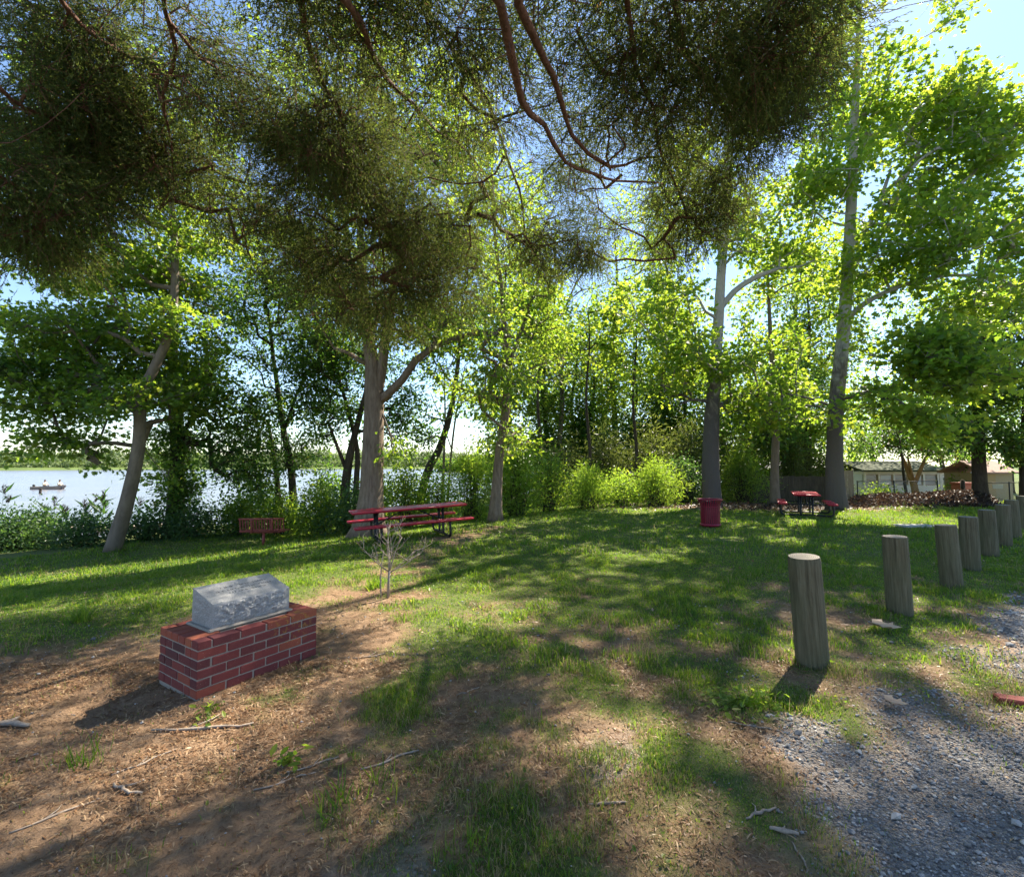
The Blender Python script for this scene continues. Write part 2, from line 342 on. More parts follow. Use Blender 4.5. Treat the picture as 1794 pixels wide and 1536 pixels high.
M['white_canvas'] = plain('white canvas', (.78, .80, .82), .8, 0, 10, .1)
M['boat_hull'] = plain('grey brown hull', (.30, .25, .21), .5, 0, 10, .3)
M['skin'] = plain('skin', (.45, .27, .19), .6); M['shirt'] = plain('pale shirt', (.72, .66, .50), .9); M['hat'] = plain('dark cap', (.10, .07, .06), .9); M['trousers'] = plain('dark trousers', (.06, .07, .10), .9)
M['dry_leaf'] = plain('dry pale leaf', (.55, .40, .27), .8, 0, 30, .3, .3)
# ================================================================== SETTING
def ground():
    a = np.concatenate([np.arange(-180, -66, 4.), np.arange(-66, 66, .36), np.arange(66, 180, 4.)])*PI/180
    r = np.concatenate([[.25, .6, .9], 1.15*1.0185**np.arange(0, 190)]); r = r[r < 34]
    r = np.concatenate([r, 34*1.07**np.arange(0, 62)])
    rr, aa = np.meshgrid(r, a, indexing='ij'); x = rr*np.sin(aa); y = rr*np.cos(aa); z = gz(x, y)
    V = np.stack([x, y, z], -1).reshape(-1, 3); n = len(a); i = np.arange(len(r) - 1)[:, None]*n; j = np.arange(n); k = (j + 1) % n
    q = np.stack([i + j, i + n + j, i + n + k, i + k], -1).reshape(-1, 4)[:, ::-1]
    b = MB(); b.add(V, q, 0, None, True); b.add([(0, 0, g1(0, 0))] + [tuple(v) for v in V[:n]], np.stack([np.zeros(n, int), 1 + k, 1 + j], -1))
    o = b.build('ground', M['ground']); me = o.data
    P = np.concatenate(b.v); gr, gv, bare = cover(P[:, 0], P[:, 1]); rad = np.hypot(P[:, 0], P[:, 1])
    for nm, v in (('grass', gr), ('gravel', gv), ('far', sst(60, 200, rad))):
        at_ = me.attributes.new(nm, 'FLOAT', 'POINT'); at_.data.foreach_set('value', v.astype(np.float32))
    tag(o, kind='structure')
ground()
wb = MB(); wb.lathe([(0.5, 0), (40, 0), (200, 0), (3000, 0)], (0, 0, WATER), 48, smooth=False, caps=(True, False)); tag(wb.build('water', M['water']), kind='structure')

# ------------------------------------------------------------------ leaves
TM = {'oval': ([(0, 0, 0), (.35, .27, .05), (.75, .2, .04), (1, 0, -.03), (.75, -.2, .04), (.35, -.27, .05)], [(0, 3, 2, 1), (0, 5, 4, 3)]),
      'lobed': ([(0, 0, 0), (-.06, .26, .03), (.26, .5, .06), (.36, .25, .03), (.66, .42, .02), (.68, .17, 0), (1, 0, -.06), (.68, -.17, 0), (.66, -.42, .02), (.36, -.25, .03), (.26, -.5, .06), (-.06, -.26, .03)], [(0, 6, 5, 4, 3, 2, 1), (0, 11, 10, 9, 8, 7, 6)]),
      'oak': ([(0, 0, 0), (.2, .2, .04), (.42, .12, .02), (.62, .3, .04), (1, 0, -.05), (.62, -.3, .04), (.42, -.12, .02), (.2, -.2, .04)], [(0, 4, 3, 2, 1), (0, 7, 6, 5, 4)]),
      'blade': ([(0, -.022, 0), (0, .022, 0), (.5, .02, .0), (1, 0, -.12), (.5, -.02, 0)], [(0, 1, 2, 4), (4, 2, 3)]),
      'narrow': ([(0, 0, 0), (.4, .1, .02), (1, 0, -.1), (.4, -.1, .02)], [(0, 2, 1), (0, 3, 2)])}
def unit(v): return v/(np.linalg.norm(v, axis=-1, keepdims=True) + 1e-9)
def put_leaves(b, pos, out, size, tm, droop=.3, upb=1.0, var=None, mat=0, jit=.7):
    n = len(pos); d = out + rng.normal(0, jit, (n, 3)); d[:, 2] -= droop; d = unit(d)
    nr = rng.normal(0, .55, (n, 3)); nr[:, 2] += upb; sd_ = unit(np.cross(nr, d)); nr = np.cross(d, sd_)
    size = np.broadcast_to(size, (n,))*rng.uniform(.5, 1.35, n)
    tv, tf = TM[tm]; tv = np.array(tv); k = len(tv)
    V = pos[:, None] + (tv[None, :, 0, None]*d[:, None] + tv[None, :, 1, None]*sd_[:, None] + tv[None, :, 2, None]*nr[:, None])*size[:, None, None]
    base = (np.arange(n)*k)[:, None]; var = rng.random(n) if var is None else var
    if len({len(f) for f in tf}) == 1: b.add(V.reshape(-1, 3), np.concatenate([base + np.array(f)[None] for f in tf]), mat, np.tile(var, len(tf)))
    else: b.add(V.reshape(-1, 3), [base + np.array(f)[None] for f in tf], mat, var)

# ------------------------------------------------------------------ trees
def grow(trunks, attr_pts, hmin, step=.5, lift=.12):
    pos = []; par = []; fixed = []
    for P in trunks:
        z0 = P[0, 2]; z1 = P[:, 2].max()
        for p in P:
            if p[2] - z0 >= hmin*(z1 - z0): pos.append(p[:3]); par.append(-1); fixed.append(p[3])
    pos = np.array(pos + [np.zeros(3)]*(len(attr_pts)*14)); n = len(par); par = par + [0]*(len(pos) - n); nt_ = n
    d0 = np.array([np.min(np.linalg.norm(pos[:n] - a, axis=1)) for a in attr_pts]); chains = []; tipdir = np.zeros((len(attr_pts), 3))
    for ai in np.argsort(d0):
        a = attr_pts[ai]; df = pos[:n] - a; h = np.hypot(df[:, 0], df[:, 1]); c = np.linalg.norm(df, axis=1) + .8*np.maximum(0, df[:, 2] + .25*h)
        j = int(np.argmin(c)); L = np.linalg.norm(a - pos[j]); k = min(13, max(1, int(L/step)))
        mid = (pos[j] + a)/2 + np.array((0, 0, lift*L)) + rng.normal(0, .07*L, 3); ch = [j]; prev = j
        for t in (np.arange(k) + 1)/k:
            pos[n] = (1 - t)**2*pos[j] + 2*t*(1 - t)*mid + t*t*a + (rng.normal(0, .03, 3) if t < 1 else 0); par[n] = prev; prev = n; ch.append(n); n += 1
        chains.append(ch); tipdir[ai] = unit(a - pos[par[prev]])
    cnt = np.zeros(n)
    for ch in chains: cnt[ch[-1]] += 1
    for i in range(n - 1, nt_ - 1, -1):
        if par[i] >= nt_: cnt[par[i]] += cnt[i]
    return pos[:n], chains, cnt, np.array(fixed), tipdir
def tree(name, label, cat, trunks, blobs, leaf='oval', mat='leaf_dark', size=.12, per=48, bark='bark_dark', hmin=.25, cr=.55, r0=.011, flare=1.35, group=None, upb=1.0, droop=.3, twigs=True, crown='crown', flat=.65, lift=.12, holes=.43, dens=1.5, top_open=0.0):
    TR = []
    for q in trunks:
        P = np.array([np.append(at(px, py, d), r) if py is not None else np.array((at(px, 800, d)[0], d, g1(at(px, 800, d)[0], d) - .12, r)) for px, py, d, r in q])
        TR.append(spline(P, .35))
    base = TR[0][0, :3].copy(); base[2] += .12
    e = empty(name, tuple(base), label, cat, group)
    A = []
    for px, py, d, rx, ry, rd, n in blobs:
        n = int(n*dens + .5); c = at(px, py, d); u = unit(rng.normal(0, 1, (n, 3)))*(rng.random(n)**.45)[:, None]
        A.append(c + u*np.array((rx/F*d, rd, ry/F*d)))
    A = np.concatenate(A); A = A[A[:, 2] > gz(A[:, 0], A[:, 1]) + .35]
    if holes: A = A[.5*(fbm(A[:, 0] + .7*A[:, 2], A[:, 1] - .4*A[:, 2], .55, 2, 8) + fbm(A[:, 0] - .5*A[:, 1], A[:, 2], .6, 2, 9)) > holes + (A[:, 2] > 9)*top_open]
    pos, chains, cnt, fixed, tip = grow(TR, A, hmin, lift=lift)
    wood = MB()
    for ti, P in enumerate(TR):
        r = P[:, 3].copy(); h = P[:, 2] - P[0, 2]
        if P[0, 2] < base[2] + .3: r *= 1 + (flare - 1)*np.exp(-h/.45)
        a = np.arange(18)*2*PI/18
        lob = 1 + .05*np.sin(3*a + ti)[None]*np.ones((len(P), 1)) + (.35*(flare - 1)*np.exp(-h/.35))[:, None]*np.sin(5*a + 1.3)[None] + .05*(rng.random((len(P), 18)) - .5)
        wood.tube(P[:, :3], r, 18, lobes=lob)
    for ch in chains:
        r = r0*np.sqrt(np.maximum(cnt[ch], .6)); r[0] = r[1]*1.15
        if ch[0] < len(fixed): r[:2] = np.minimum(r[:2]*1.1, fixed[ch[0]]*.85)
        wood.tube(pos[ch], r, 6 if r[0] > .03 else 4, cap=False)
    n = len(A); m = n*per; cl = np.repeat(np.arange(n), per)
    off = rng.normal(0, cr*.5, (m, 3)); off[:, 2] *= flat; off += tip[cl]*cr*.25
    P = A[cl] + off
    cv = rng.random(n)
    if twigs:
        sel = rng.random(m) < 5.0/per; si = np.where(sel)[0]
        for i in si:
            wood.tube([A[cl[i]] - tip[cl[i]]*.15, A[cl[i]] + off[i]*.5 + rng.normal(0, .03, 3), P[i]], [.006, .004, .003], 3, cap=False)
    wood.build('trunk', M[bark], e, tuple(base))
    cb = MB(); put_leaves(cb, P, unit(off)*.8 + tip[cl]*.4, size, leaf, droop, upb, np.clip(.65*rng.random(m) + .35*cv[cl], 0, 1))
    cb.build(crown, M[mat], e, tuple(base)); return e

def shrub(name, label, cat, px, d, wpx, hpx, depth, n, mat='leaf_shrub', leaf='oval', size=.07, per=40, group=None, stems=7, cr=.22, upb=.6, bark='bark_dark', lean=0.0):
    x = at(px, 800, d)[0]; z = g1(x, d); w = wpx/F*d; h = hpx/F*d; base = np.array((x, d, z))
    e = empty(name, tuple(base), label, cat, group); wood = MB(); A = []
    u = rng.random((n, 3)); ang = u[:, 0]*2*PI; rr = np.sqrt(u[:, 1]); t = u[:, 2]**.75
    prof = np.sin(np.clip(t*.85 + .22, 0, 1)*PI)**.6
    top = .45 + .85*fbm(np.cos(ang)*rr*1.7 + px, np.sin(ang)*rr*1.7 + d, 2.1, 2, 3) + .25*(rng.random(n) < .06)
    A = base + np.stack([np.cos(ang)*rr*w/2*prof + lean*t*h, np.sin(ang)*rr*depth/2*prof, .06 + t*h*top], -1)
    for i in range(n):
        k = i % stems; ro = np.array((math.cos(k*2.4)*w*.10, math.sin(k*2.4)*depth*.10, -.06)) + base
        mid = ro*.5 + A[i]*.5 + np.array((0, 0, .12*h)); r = .012 if i < stems*2 else .006
        wood.tube([ro, mid, A[i]], [r*1.4, r, r*.5], 4, cap=False)
    wood.build('stem', M[bark], e, tuple(base))
    m = n*per; cl = np.repeat(np.arange(n), per); off = rng.normal(0, cr, (m, 3)); P = A[cl] + off; P[:, 2] = np.maximum(P[:, 2], gz(P[:, 0], P[:, 1]) + .02)
    cb = MB(); cv = rng.random(n); put_leaves(cb, P, unit(off), size, leaf, .15, upb, np.clip(.6*rng.random(m) + .4*cv[cl], 0, 1)); cb.build('foliage', M[mat], e, tuple(base)); return e

# ---- left, by the water
tree('leaning_tree', 'smooth tan trunk leaning right at the grass edge beside the river bank', 'tree',
     [[(202, None, 14.2, .225), (222, 880, 14.2, .185), (243, 780, 14.1, .165), (247, 700, 14, .15), (270, 645, 14, .13), (297, 580, 14, .115), (307, 480, 13.9, .10), (302, 380, 13.8, .08), (290, 270, 13.6, .05)]],
     [(225, 230, 13.5, 190, 110, 2.6, 75), (130, 330, 13, 130, 90, 2.2, 45), (180, 470, 14.4, 150, 70, 2.2, 62), (330, 430, 14.6, 110, 110, 2.2, 50), (140, 585, 14.6, 140, 45, 1.8, 44), (150, 690, 14.9, 120, 48, 1.8, 44), (150, 790, 15.0, 110, 34, 1.6, 36), (90, 740, 15, 80, 50, 1.6, 26), (140, 640, 15, 130, 40, 1.6, 30), (235, 830, 15.3, 60, 26, 1, 14), (120, 840, 14.8, 50, 12, .8, 7), (290, 560, 13.4, 60, 36, .7, 9), (215, 700, 13.5, 60, 26, .7, 8), (320, 660, 15.4, 80, 90, 1.6, 34)],
     'lobed', 'leaf_oak', .125, 58, 'bark_tan', .3, .58, .0085, 1.0, flat=.42, dens=1.95, holes=.41)
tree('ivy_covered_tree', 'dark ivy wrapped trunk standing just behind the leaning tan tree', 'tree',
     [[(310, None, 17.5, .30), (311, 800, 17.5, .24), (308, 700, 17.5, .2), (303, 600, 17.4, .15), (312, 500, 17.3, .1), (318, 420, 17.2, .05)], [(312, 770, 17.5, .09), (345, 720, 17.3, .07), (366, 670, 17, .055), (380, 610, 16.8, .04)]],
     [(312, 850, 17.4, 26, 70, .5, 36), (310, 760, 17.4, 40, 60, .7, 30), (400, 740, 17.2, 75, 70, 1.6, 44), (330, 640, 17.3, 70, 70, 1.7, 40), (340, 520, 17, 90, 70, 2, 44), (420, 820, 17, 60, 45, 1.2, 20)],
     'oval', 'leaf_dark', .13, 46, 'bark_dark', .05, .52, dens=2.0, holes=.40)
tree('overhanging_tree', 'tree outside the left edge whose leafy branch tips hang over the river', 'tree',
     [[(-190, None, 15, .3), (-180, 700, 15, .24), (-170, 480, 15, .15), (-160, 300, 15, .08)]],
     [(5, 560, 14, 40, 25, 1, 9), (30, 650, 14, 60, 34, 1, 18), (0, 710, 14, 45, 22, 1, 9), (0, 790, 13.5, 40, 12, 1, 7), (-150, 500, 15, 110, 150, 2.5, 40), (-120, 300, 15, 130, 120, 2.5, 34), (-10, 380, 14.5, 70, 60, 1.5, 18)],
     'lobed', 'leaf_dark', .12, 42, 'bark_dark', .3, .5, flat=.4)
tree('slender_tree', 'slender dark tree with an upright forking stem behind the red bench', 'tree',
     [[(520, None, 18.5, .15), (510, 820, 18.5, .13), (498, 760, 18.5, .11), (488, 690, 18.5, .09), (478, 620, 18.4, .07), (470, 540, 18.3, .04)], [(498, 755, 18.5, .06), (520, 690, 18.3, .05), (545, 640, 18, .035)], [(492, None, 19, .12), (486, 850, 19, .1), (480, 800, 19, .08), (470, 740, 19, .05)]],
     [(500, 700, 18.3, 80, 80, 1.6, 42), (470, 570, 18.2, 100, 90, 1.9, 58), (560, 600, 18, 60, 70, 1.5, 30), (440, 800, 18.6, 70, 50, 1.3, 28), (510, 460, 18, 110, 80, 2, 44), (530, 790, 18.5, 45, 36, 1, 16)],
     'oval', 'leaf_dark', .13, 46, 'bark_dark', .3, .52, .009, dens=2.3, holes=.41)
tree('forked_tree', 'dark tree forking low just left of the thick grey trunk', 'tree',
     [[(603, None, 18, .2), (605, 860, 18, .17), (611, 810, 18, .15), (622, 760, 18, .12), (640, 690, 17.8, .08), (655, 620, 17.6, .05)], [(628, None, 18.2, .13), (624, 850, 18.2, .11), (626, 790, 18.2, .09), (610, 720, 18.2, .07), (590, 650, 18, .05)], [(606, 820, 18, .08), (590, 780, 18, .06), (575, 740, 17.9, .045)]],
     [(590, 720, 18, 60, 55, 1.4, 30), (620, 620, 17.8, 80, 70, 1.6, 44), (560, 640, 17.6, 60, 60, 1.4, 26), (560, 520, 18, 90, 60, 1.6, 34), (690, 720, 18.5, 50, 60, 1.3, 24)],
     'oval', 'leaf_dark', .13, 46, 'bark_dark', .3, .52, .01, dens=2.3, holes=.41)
tree('thick_trunk_tree', 'thick grey trunk forking above the long red picnic table', 'tree',
     [[(649, None, 13.4, .40), (652, 850, 13.4, .315), (655, 760, 13.4, .285), (656, 700, 13.4, .27), (653, 640, 13.4, .21), (645, 590, 13.3, .17), (636, 500, 13.2, .13), (630, 380, 13, .08)],
      [(660, 695, 13.4, .16), (668, 650, 13.35, .15), (674, 600, 13.3, .14), (690, 500, 13.2, .11), (700, 380, 13, .07)],
      [(660, 705, 13.4, .14), (680, 690, 13.3, .12), (705, 665, 13.2, .11), (728, 632, 13.1, .10), (760, 608, 13, .09), (800, 592, 12.9, .075), (850, 583, 12.8, .06), (905, 592, 12.7, .035)],
      [(652, 640, 13.4, .08), (630, 632, 13.3, .07), (610, 618, 13.2, .05), (585, 610, 13.1, .035)]],
     [(800, 575, 12.9, 120, 40, 1.4, 40), (880, 640, 12.7, 50, 60, 1.0, 16), (760, 680, 13, 70, 50, 1.1, 14), (700, 560, 13, 90, 60, 1.8, 38), (600, 560, 13.2, 70, 50, 1.6, 26), (660, 430, 13, 150, 90, 2.4, 76), (560, 480, 13.2, 70, 70, 1.6, 26), (780, 450, 12.8, 80, 70, 1.6, 30), (650, 280, 13, 170, 90, 2.6, 70), (480, 330, 13, 100, 90, 1.8, 40), (760, 260, 13, 100, 90, 1.8, 40), (600, 120, 12.8, 180, 80, 2.2, 50), (690, 760, 13.6, 30, 50, .8, 8)],
     'oak', 'leaf_oak', .15, 42, 'bark_grey', .45, .5, .012, 1.55)
tree('tilted_tree', 'dark tree tilting right over the water behind the long picnic table', 'tree',
     [[(728, None, 20, .2), (748, 830, 20, .17), (768, 790, 20, .15), (785, 740, 20, .13), (797, 680, 19.8, .1), (806, 600, 19.6, .07), (810, 520, 19.4, .04)]],
     [(800, 700, 19.8, 55, 50, 1.3, 24), (730, 640, 19.6, 60, 50, 1.3, 22), (790, 570, 19.5, 80, 60, 1.5, 36), (820, 480, 19.5, 70, 60, 1.5, 28), (750, 760, 19.7, 36, 36, 1, 9)],
     'oval', 'leaf_dark', .14, 44, 'bark_dark', .35, .52, dens=2.0)
tree('thin_stemmed_tree', 'pair of thin bare stems rising in the gap over the water', 'tree',
     [[(776, None, 21.5, .07), (777, 820, 21.5, .06), (780, 740, 21.5, .045), (778, 650, 21.5, .03)], [(783, None, 21.7, .06), (790, 800, 21.7, .05), (800, 720, 21.6, .04), (815, 640, 21.5, .025)], [(792, 790, 21.7, .03), (775, 740, 21.6, .025), (755, 690, 21.6, .018)]],
     [(780, 640, 21.5, 60, 36, 1, 12), (820, 600, 21.4, 45, 36, 1, 9)], 'oval', 'leaf_oak', .12, 36, 'bark_tan', .6, .45)
tree('speckled_tree', 'slim tree with a mottled trunk right of the long red picnic table', 'tree',
     [[(868, None, 15.2, .21), (871, 850, 15.2, .165), (877, 780, 15.2, .15), (886, 720, 15.2, .135), (889, 650, 15.1, .12), (884, 580, 15, .09), (878, 500, 14.9, .07), (868, 420, 14.8, .055), (862, 300, 14.6, .045), (870, 180, 14.4, .025)], [(888, 650, 15.1, .08), (905, 600, 15, .06), (925, 550, 14.9, .05), (945, 480, 14.8, .03)]],
     [(840, 690, 15, 60, 50, 1.2, 22), (930, 640, 15, 70, 50, 1.3, 30), (870, 560, 14.9, 100, 50, 1.6, 40), (890, 470, 14.8, 110, 70, 1.7, 46), (900, 770, 15.3, 60, 30, 1, 12), (960, 550, 15, 50, 60, 1.2, 18), (860, 340, 14.6, 110, 80, 1.8, 46), (960, 260, 14.4, 100, 80, 1.7, 34), (850, 180, 14.2, 110, 80, 1.7, 36)],
     'oak', 'leaf_sycamore', .14, 40, 'bark_grey', .4, .48)

# ---- the wood behind the lawn
for px, d, mt, lab, bl in [(945, 21.5, 'leaf_sycamore', 'small sunlit tree over the gap between the willowy bush and the bamboo', [(945, 600, 70, 50, 1.2, 20), (930, 530, 60, 50, 1.2, 18)]), (1030, 22.5, 'leaf_sycamore', 'small sunlit tree over the rounded yellow green bush', [(1030, 620, 80, 50, 1.2, 20), (1060, 560, 60, 50, 1.2, 18)]), (1112, 22.5, 'leaf_oak', 'small sunlit tree over the spreading yellow green bush', [(1110, 610, 80, 50, 1.2, 22), (1090, 540, 60, 50, 1.2, 18), (1150, 570, 60, 50, 1.2, 16)])]:
    tree('young_tree', lab, 'tree', [[(px, None, d, .09), (px + 4, 800, d, .075), (px - 3, 700, d, .06), (px + 3, 600, d, .04), (px, 540, d, .02)]], [(q[0], q[1], d, *q[2:]) for q in bl], 'lobed', mt, .15, 44, 'bark_dark', .45, .55, dens=1.4, group='young trees at the front of the wood')
wood = [(955, 23, .13, 'leaf_oak', 'slim upright tree above the tall lit bushes, behind the speckled trunk', [(950, 700, 90, 60, 30), (960, 600, 90, 60, 34), (930, 500, 80, 70, 26)]),
        (1005, 25, .12, 'leaf_sycamore', 'thin tree in the wood above the rounded yellow green bush', [(1020, 660, 80, 60, 30), (1040, 560, 70, 60, 24), (1000, 760, 60, 40, 16)]),
        (1075, 26.5, .16, 'leaf_sycamore', 'bright leaved tree in the middle of the wood, right of the sky gap', [(1090, 640, 100, 70, 44), (1120, 520, 110, 80, 50), (1150, 400, 110, 80, 44), (1080, 740, 80, 50, 26)]),
        (1150, 24, .18, 'leaf_oak', 'dark stemmed tree in the wood left of the sycamore behind the bin', [(1160, 700, 90, 60, 40), (1180, 620, 90, 60, 36)]),
        (1312, 27, .2, 'leaf_dark', 'dark tree in the wood between the two sycamore trunks', [(1320, 740, 90, 60, 40), (1330, 650, 80, 60, 36)]),
        (1412, 30, .2, 'leaf_oak', 'tree standing behind the dark board fence and the far table', [(1410, 740, 80, 60, 34), (1420, 620, 90, 80, 44), (1430, 500, 90, 80, 40)]),
        (1530, 42, .22, 'leaf_shrub', 'pale sunlit tree far behind the pale cottage', [(1510, 790, 60, 40, 50), (1520, 710, 80, 50, 44), (1600, 720, 90, 50, 44)]),
        (1680, 38, .25, 'leaf_oak', 'tree rising behind the white canopy', [(1690, 760, 70, 46, 40), (1680, 660, 100, 70, 50), (1640, 560, 100, 80, 44)])]
wood += [(890, 31, .15, 'leaf_oak', 'pale leaved tree far behind the mottled trunk', [(880, 700, 80, 60, 34), (870, 560, 90, 80, 40), (900, 430, 90, 70, 30)]),
         (1035, 33, .2, 'leaf_sycamore', 'tall backlit tree deep in the wood behind the small pale bush', [(1030, 720, 100, 60, 40), (1060, 620, 80, 60, 30), (1010, 790, 80, 40, 24)]),
         (1060, 38, .25, 'leaf_sycamore', 'broad backlit tree closing the gap behind the half bare tree', [(1060, 700, 110, 60, 44), (1000, 640, 90, 60, 34), (1120, 690, 80, 60, 34), (940, 690, 80, 60, 34)]),
         (1110, 34, .2, 'leaf_oak', 'tree deep in the wood behind the broad bamboo clump', [(1110, 760, 100, 50, 44), (1130, 640, 100, 70, 44)]),
         (1195, 31, .2, 'leaf_dark', 'dark tree in the wood just left of the peeling sycamore trunk', [(1190, 770, 90, 60, 44), (1200, 680, 80, 60, 34)]),
         (1270, 33, .2, 'leaf_oak', 'tree in the wood just right of the peeling sycamore trunk', [(1280, 770, 80, 60, 40), (1290, 680, 80, 60, 34)]),
         (1390, 36, .2, 'leaf_sycamore', 'backlit tree deep behind the slim grey trunk', [(1385, 760, 90, 50, 40), (1390, 640, 100, 80, 46), (1400, 520, 100, 80, 44), (1420, 400, 90, 80, 34)]),
         (1455, 40, .2, 'leaf_dark', 'dark tree far behind the pale barked sycamore', [(1460, 760, 90, 60, 44), (1470, 640, 90, 80, 40)]),
         (1500, 52, .25, 'leaf_shrub', 'sunlit tree beyond the left end of the cottage', [(1495, 800, 50, 34, 36), (1490, 740, 70, 50, 36)]),
         (1650, 56, .25, 'leaf_shrub', 'sunlit tree far beyond the canopy and the cottage', [(1650, 790, 60, 34, 40), (1640, 720, 80, 50, 40)]),
         (1765, 44, .25, 'leaf_dark', 'dark tree behind the garden shed', [(1760, 790, 60, 34, 36), (1760, 700, 80, 60, 40)])]
for px, d, r, mt, lab, bl in wood:
    far_ = px < 1200 and d < 30; d = d + 9 if far_ else d; r = r*1.3 if far_ else r
    yt = min(q[1] for q in bl); tree('woodland_tree', lab, 'tree', [[(px, None, d, r*1.3), (px + 3, 860 - .25*(860 - yt), d, r), (px - 4, 860 - .5*(860 - yt), d, r*.75), (px + 6, 860 - .75*(860 - yt), d, r*.5), (px + 2, yt + 10, d, r*.2)]],
         [(a, b_, d, w, h, 2.4, n) for a, b_, w, h, n in bl], 'oval', mt, .23, 50, 'bark_dark', .3, 1.0, .011, dens=1.6 if d > 32.5 else 2.2, holes=.42, group='trees of the wood behind the lawn')
tree('bare_topped_tree', 'half bare tree with thin branches against the sky gap', 'tree',
     [[(975, None, 31, .2), (978, 800, 31, .17), (985, 680, 31, .14), (968, 580, 31, .11), (948, 500, 31, .08), (930, 430, 31, .04)], [(968, 580, 31, .09), (990, 540, 30.9, .07), (1010, 495, 30.7, .05), (1035, 465, 30.6, .03)]],
     [(1040, 560, 26.8, 60, 60, 1.6, 14), (930, 440, 27, 60, 60, 1.6, 16), (1040, 470, 26.6, 50, 40, 1.4, 8), (990, 640, 27, 60, 30, 1.5, 14)], 'oval', 'leaf_oak', .15, 30, 'bark_grey', .3, .6)

# ---- the sycamores on the right
tree('sycamore_tree', 'tall sycamore with peeling white upper trunk directly behind the red bin', 'tree',
     [[(1247, None, 19.5, .37), (1245, 820, 19.5, .335), (1247, 740, 19.5, .295), (1253, 650, 19.5, .235), (1259, 560, 19.4, .205), (1264, 470, 19.3, .18), (1270, 380, 19.2, .2), (1277, 270, 19.1, .17), (1283, 150, 19, .12), (1288, 30, 19, .06)],
      [(1259, 545, 19.4, .13), (1285, 512, 19.2, .12), (1320, 488, 19, .1), (1365, 470, 18.8, .07)], [(1248, 720, 19.5, .09), (1280, 700, 19.3, .08), (1310, 690, 19, .07), (1350, 705, 18.6, .05), (1440, 712, 18, .03)], [(1247, 705, 19.5, .08), (1215, 700, 19.3, .06), (1190, 708, 19, .04)]],
     [(1190, 640, 18.8, 85, 70, 1.9, 55), (1310, 640, 19, 75, 70, 1.9, 44), (1160, 540, 19, 100, 70, 2.2, 52), (1310, 540, 19.2, 80, 60, 2, 40), (1380, 440, 19, 80, 70, 2, 48), (1220, 420, 19, 120, 80, 2.5, 62), (1350, 330, 19, 100, 70, 2.0, 40), (1240, 290, 19, 90, 60, 1.8, 26), (1330, 200, 19, 70, 60, 1.5, 16), (1350, 720, 18.4, 80, 36, 1.4, 26)],
     'lobed', 'leaf_sycamore', .17, 46, 'bark_sycamore', .3, .56, .013, 1.1, holes=.49, dens=1.05)
tree('sycamore_tree', 'tall pale barked sycamore right beside the far picnic table', 'tree',
     [[(1463, None, 18.4, .37), (1462, 830, 18.4, .30), (1463, 760, 18.4, .27), (1468, 680, 18.4, .25), (1477, 590, 18.3, .225), (1484, 490, 18.2, .20), (1490, 390, 18.2, .19), (1494, 280, 18.1, .16), (1500, 150, 18, .12), (1506, 20, 18, .08), (1510, -120, 18, .05)],
      [(1482, 560, 18.3, .11), (1510, 535, 17.9, .1), (1560, 508, 17.3, .085), (1640, 485, 16.6, .06), (1740, 482, 16, .04)], [(1487, 445, 18.2, .11), (1512, 410, 17.9, .1), (1535, 370, 17.6, .08), (1560, 300, 17.3, .05)], [(1466, 700, 18.4, .09), (1510, 690, 17.5, .08), (1560, 680, 16.2, .06), (1640, 690, 14.6, .04)], [(1466, 715, 18.4, .06), (1425, 700, 18.2, .05), (1380, 690, 18, .03)]],
     [(1440, 330, 18, 90, 80, 2, 44), (1530, 210, 18, 110, 90, 2.4, 70), (1480, 90, 18, 110, 90, 2.3, 60), (1580, 90, 17.6, 80, 70, 2.2, 40), (1640, 200, 17, 80, 80, 2.2, 50), (1600, 340, 17, 110, 80, 2.4, 70), (1700, 290, 16.4, 90, 80, 2.2, 54), (1690, 420, 16, 110, 80, 2.2, 66), (1770, 380, 15.6, 70, 90, 2, 40), (1560, 470, 17, 90, 60, 2, 44), (1420, 560, 18, 70, 60, 1.8, 28), (1740, 520, 15.4, 90, 60, 1.8, 36), (1590, 620, 15.6, 90, 50, 1.7, 44), (1690, 650, 14.2, 80, 50, 1.6, 36), (1620, 730, 13.6, 80, 40, 1.4, 36), (1530, 710, 15.6, 60, 40, 1.3, 22), (1750, 740, 13, 60, 36, 1.2, 20), (1540, -60, 18, 120, 80, 2.4, 40), (1600, -160, 17.6, 120, 80, 2.4, 30), (1600, 20, 17.5, 80, 60, 2, 44), (1690, 130, 16.8, 80, 56, 2, 44), (1775, 220, 16, 60, 60, 1.8, 34)],
     'lobed', 'leaf_sycamore', .175, 46, 'bark_sycamore', .3, .56, .012, 1.12, holes=.465, dens=1.15, top_open=.035)
tree('young_sycamore_tree', 'slim grey trunk behind the left bench of the far picnic table', 'tree',
     [[(1355, None, 21, .2), (1357, 830, 21, .17), (1359, 760, 21, .15), (1356, 680, 21, .12), (1350, 590, 21, .09), (1345, 480, 21, .05)]],
     [(1360, 690, 20.8, 70, 40, 1.5, 26), (1340, 590, 20.8, 70, 60, 1.6, 30), (1360, 490, 20.8, 70, 60, 1.6, 26)], 'lobed', 'leaf_sycamore', .16, 40, 'bark_tan', .4, .6)
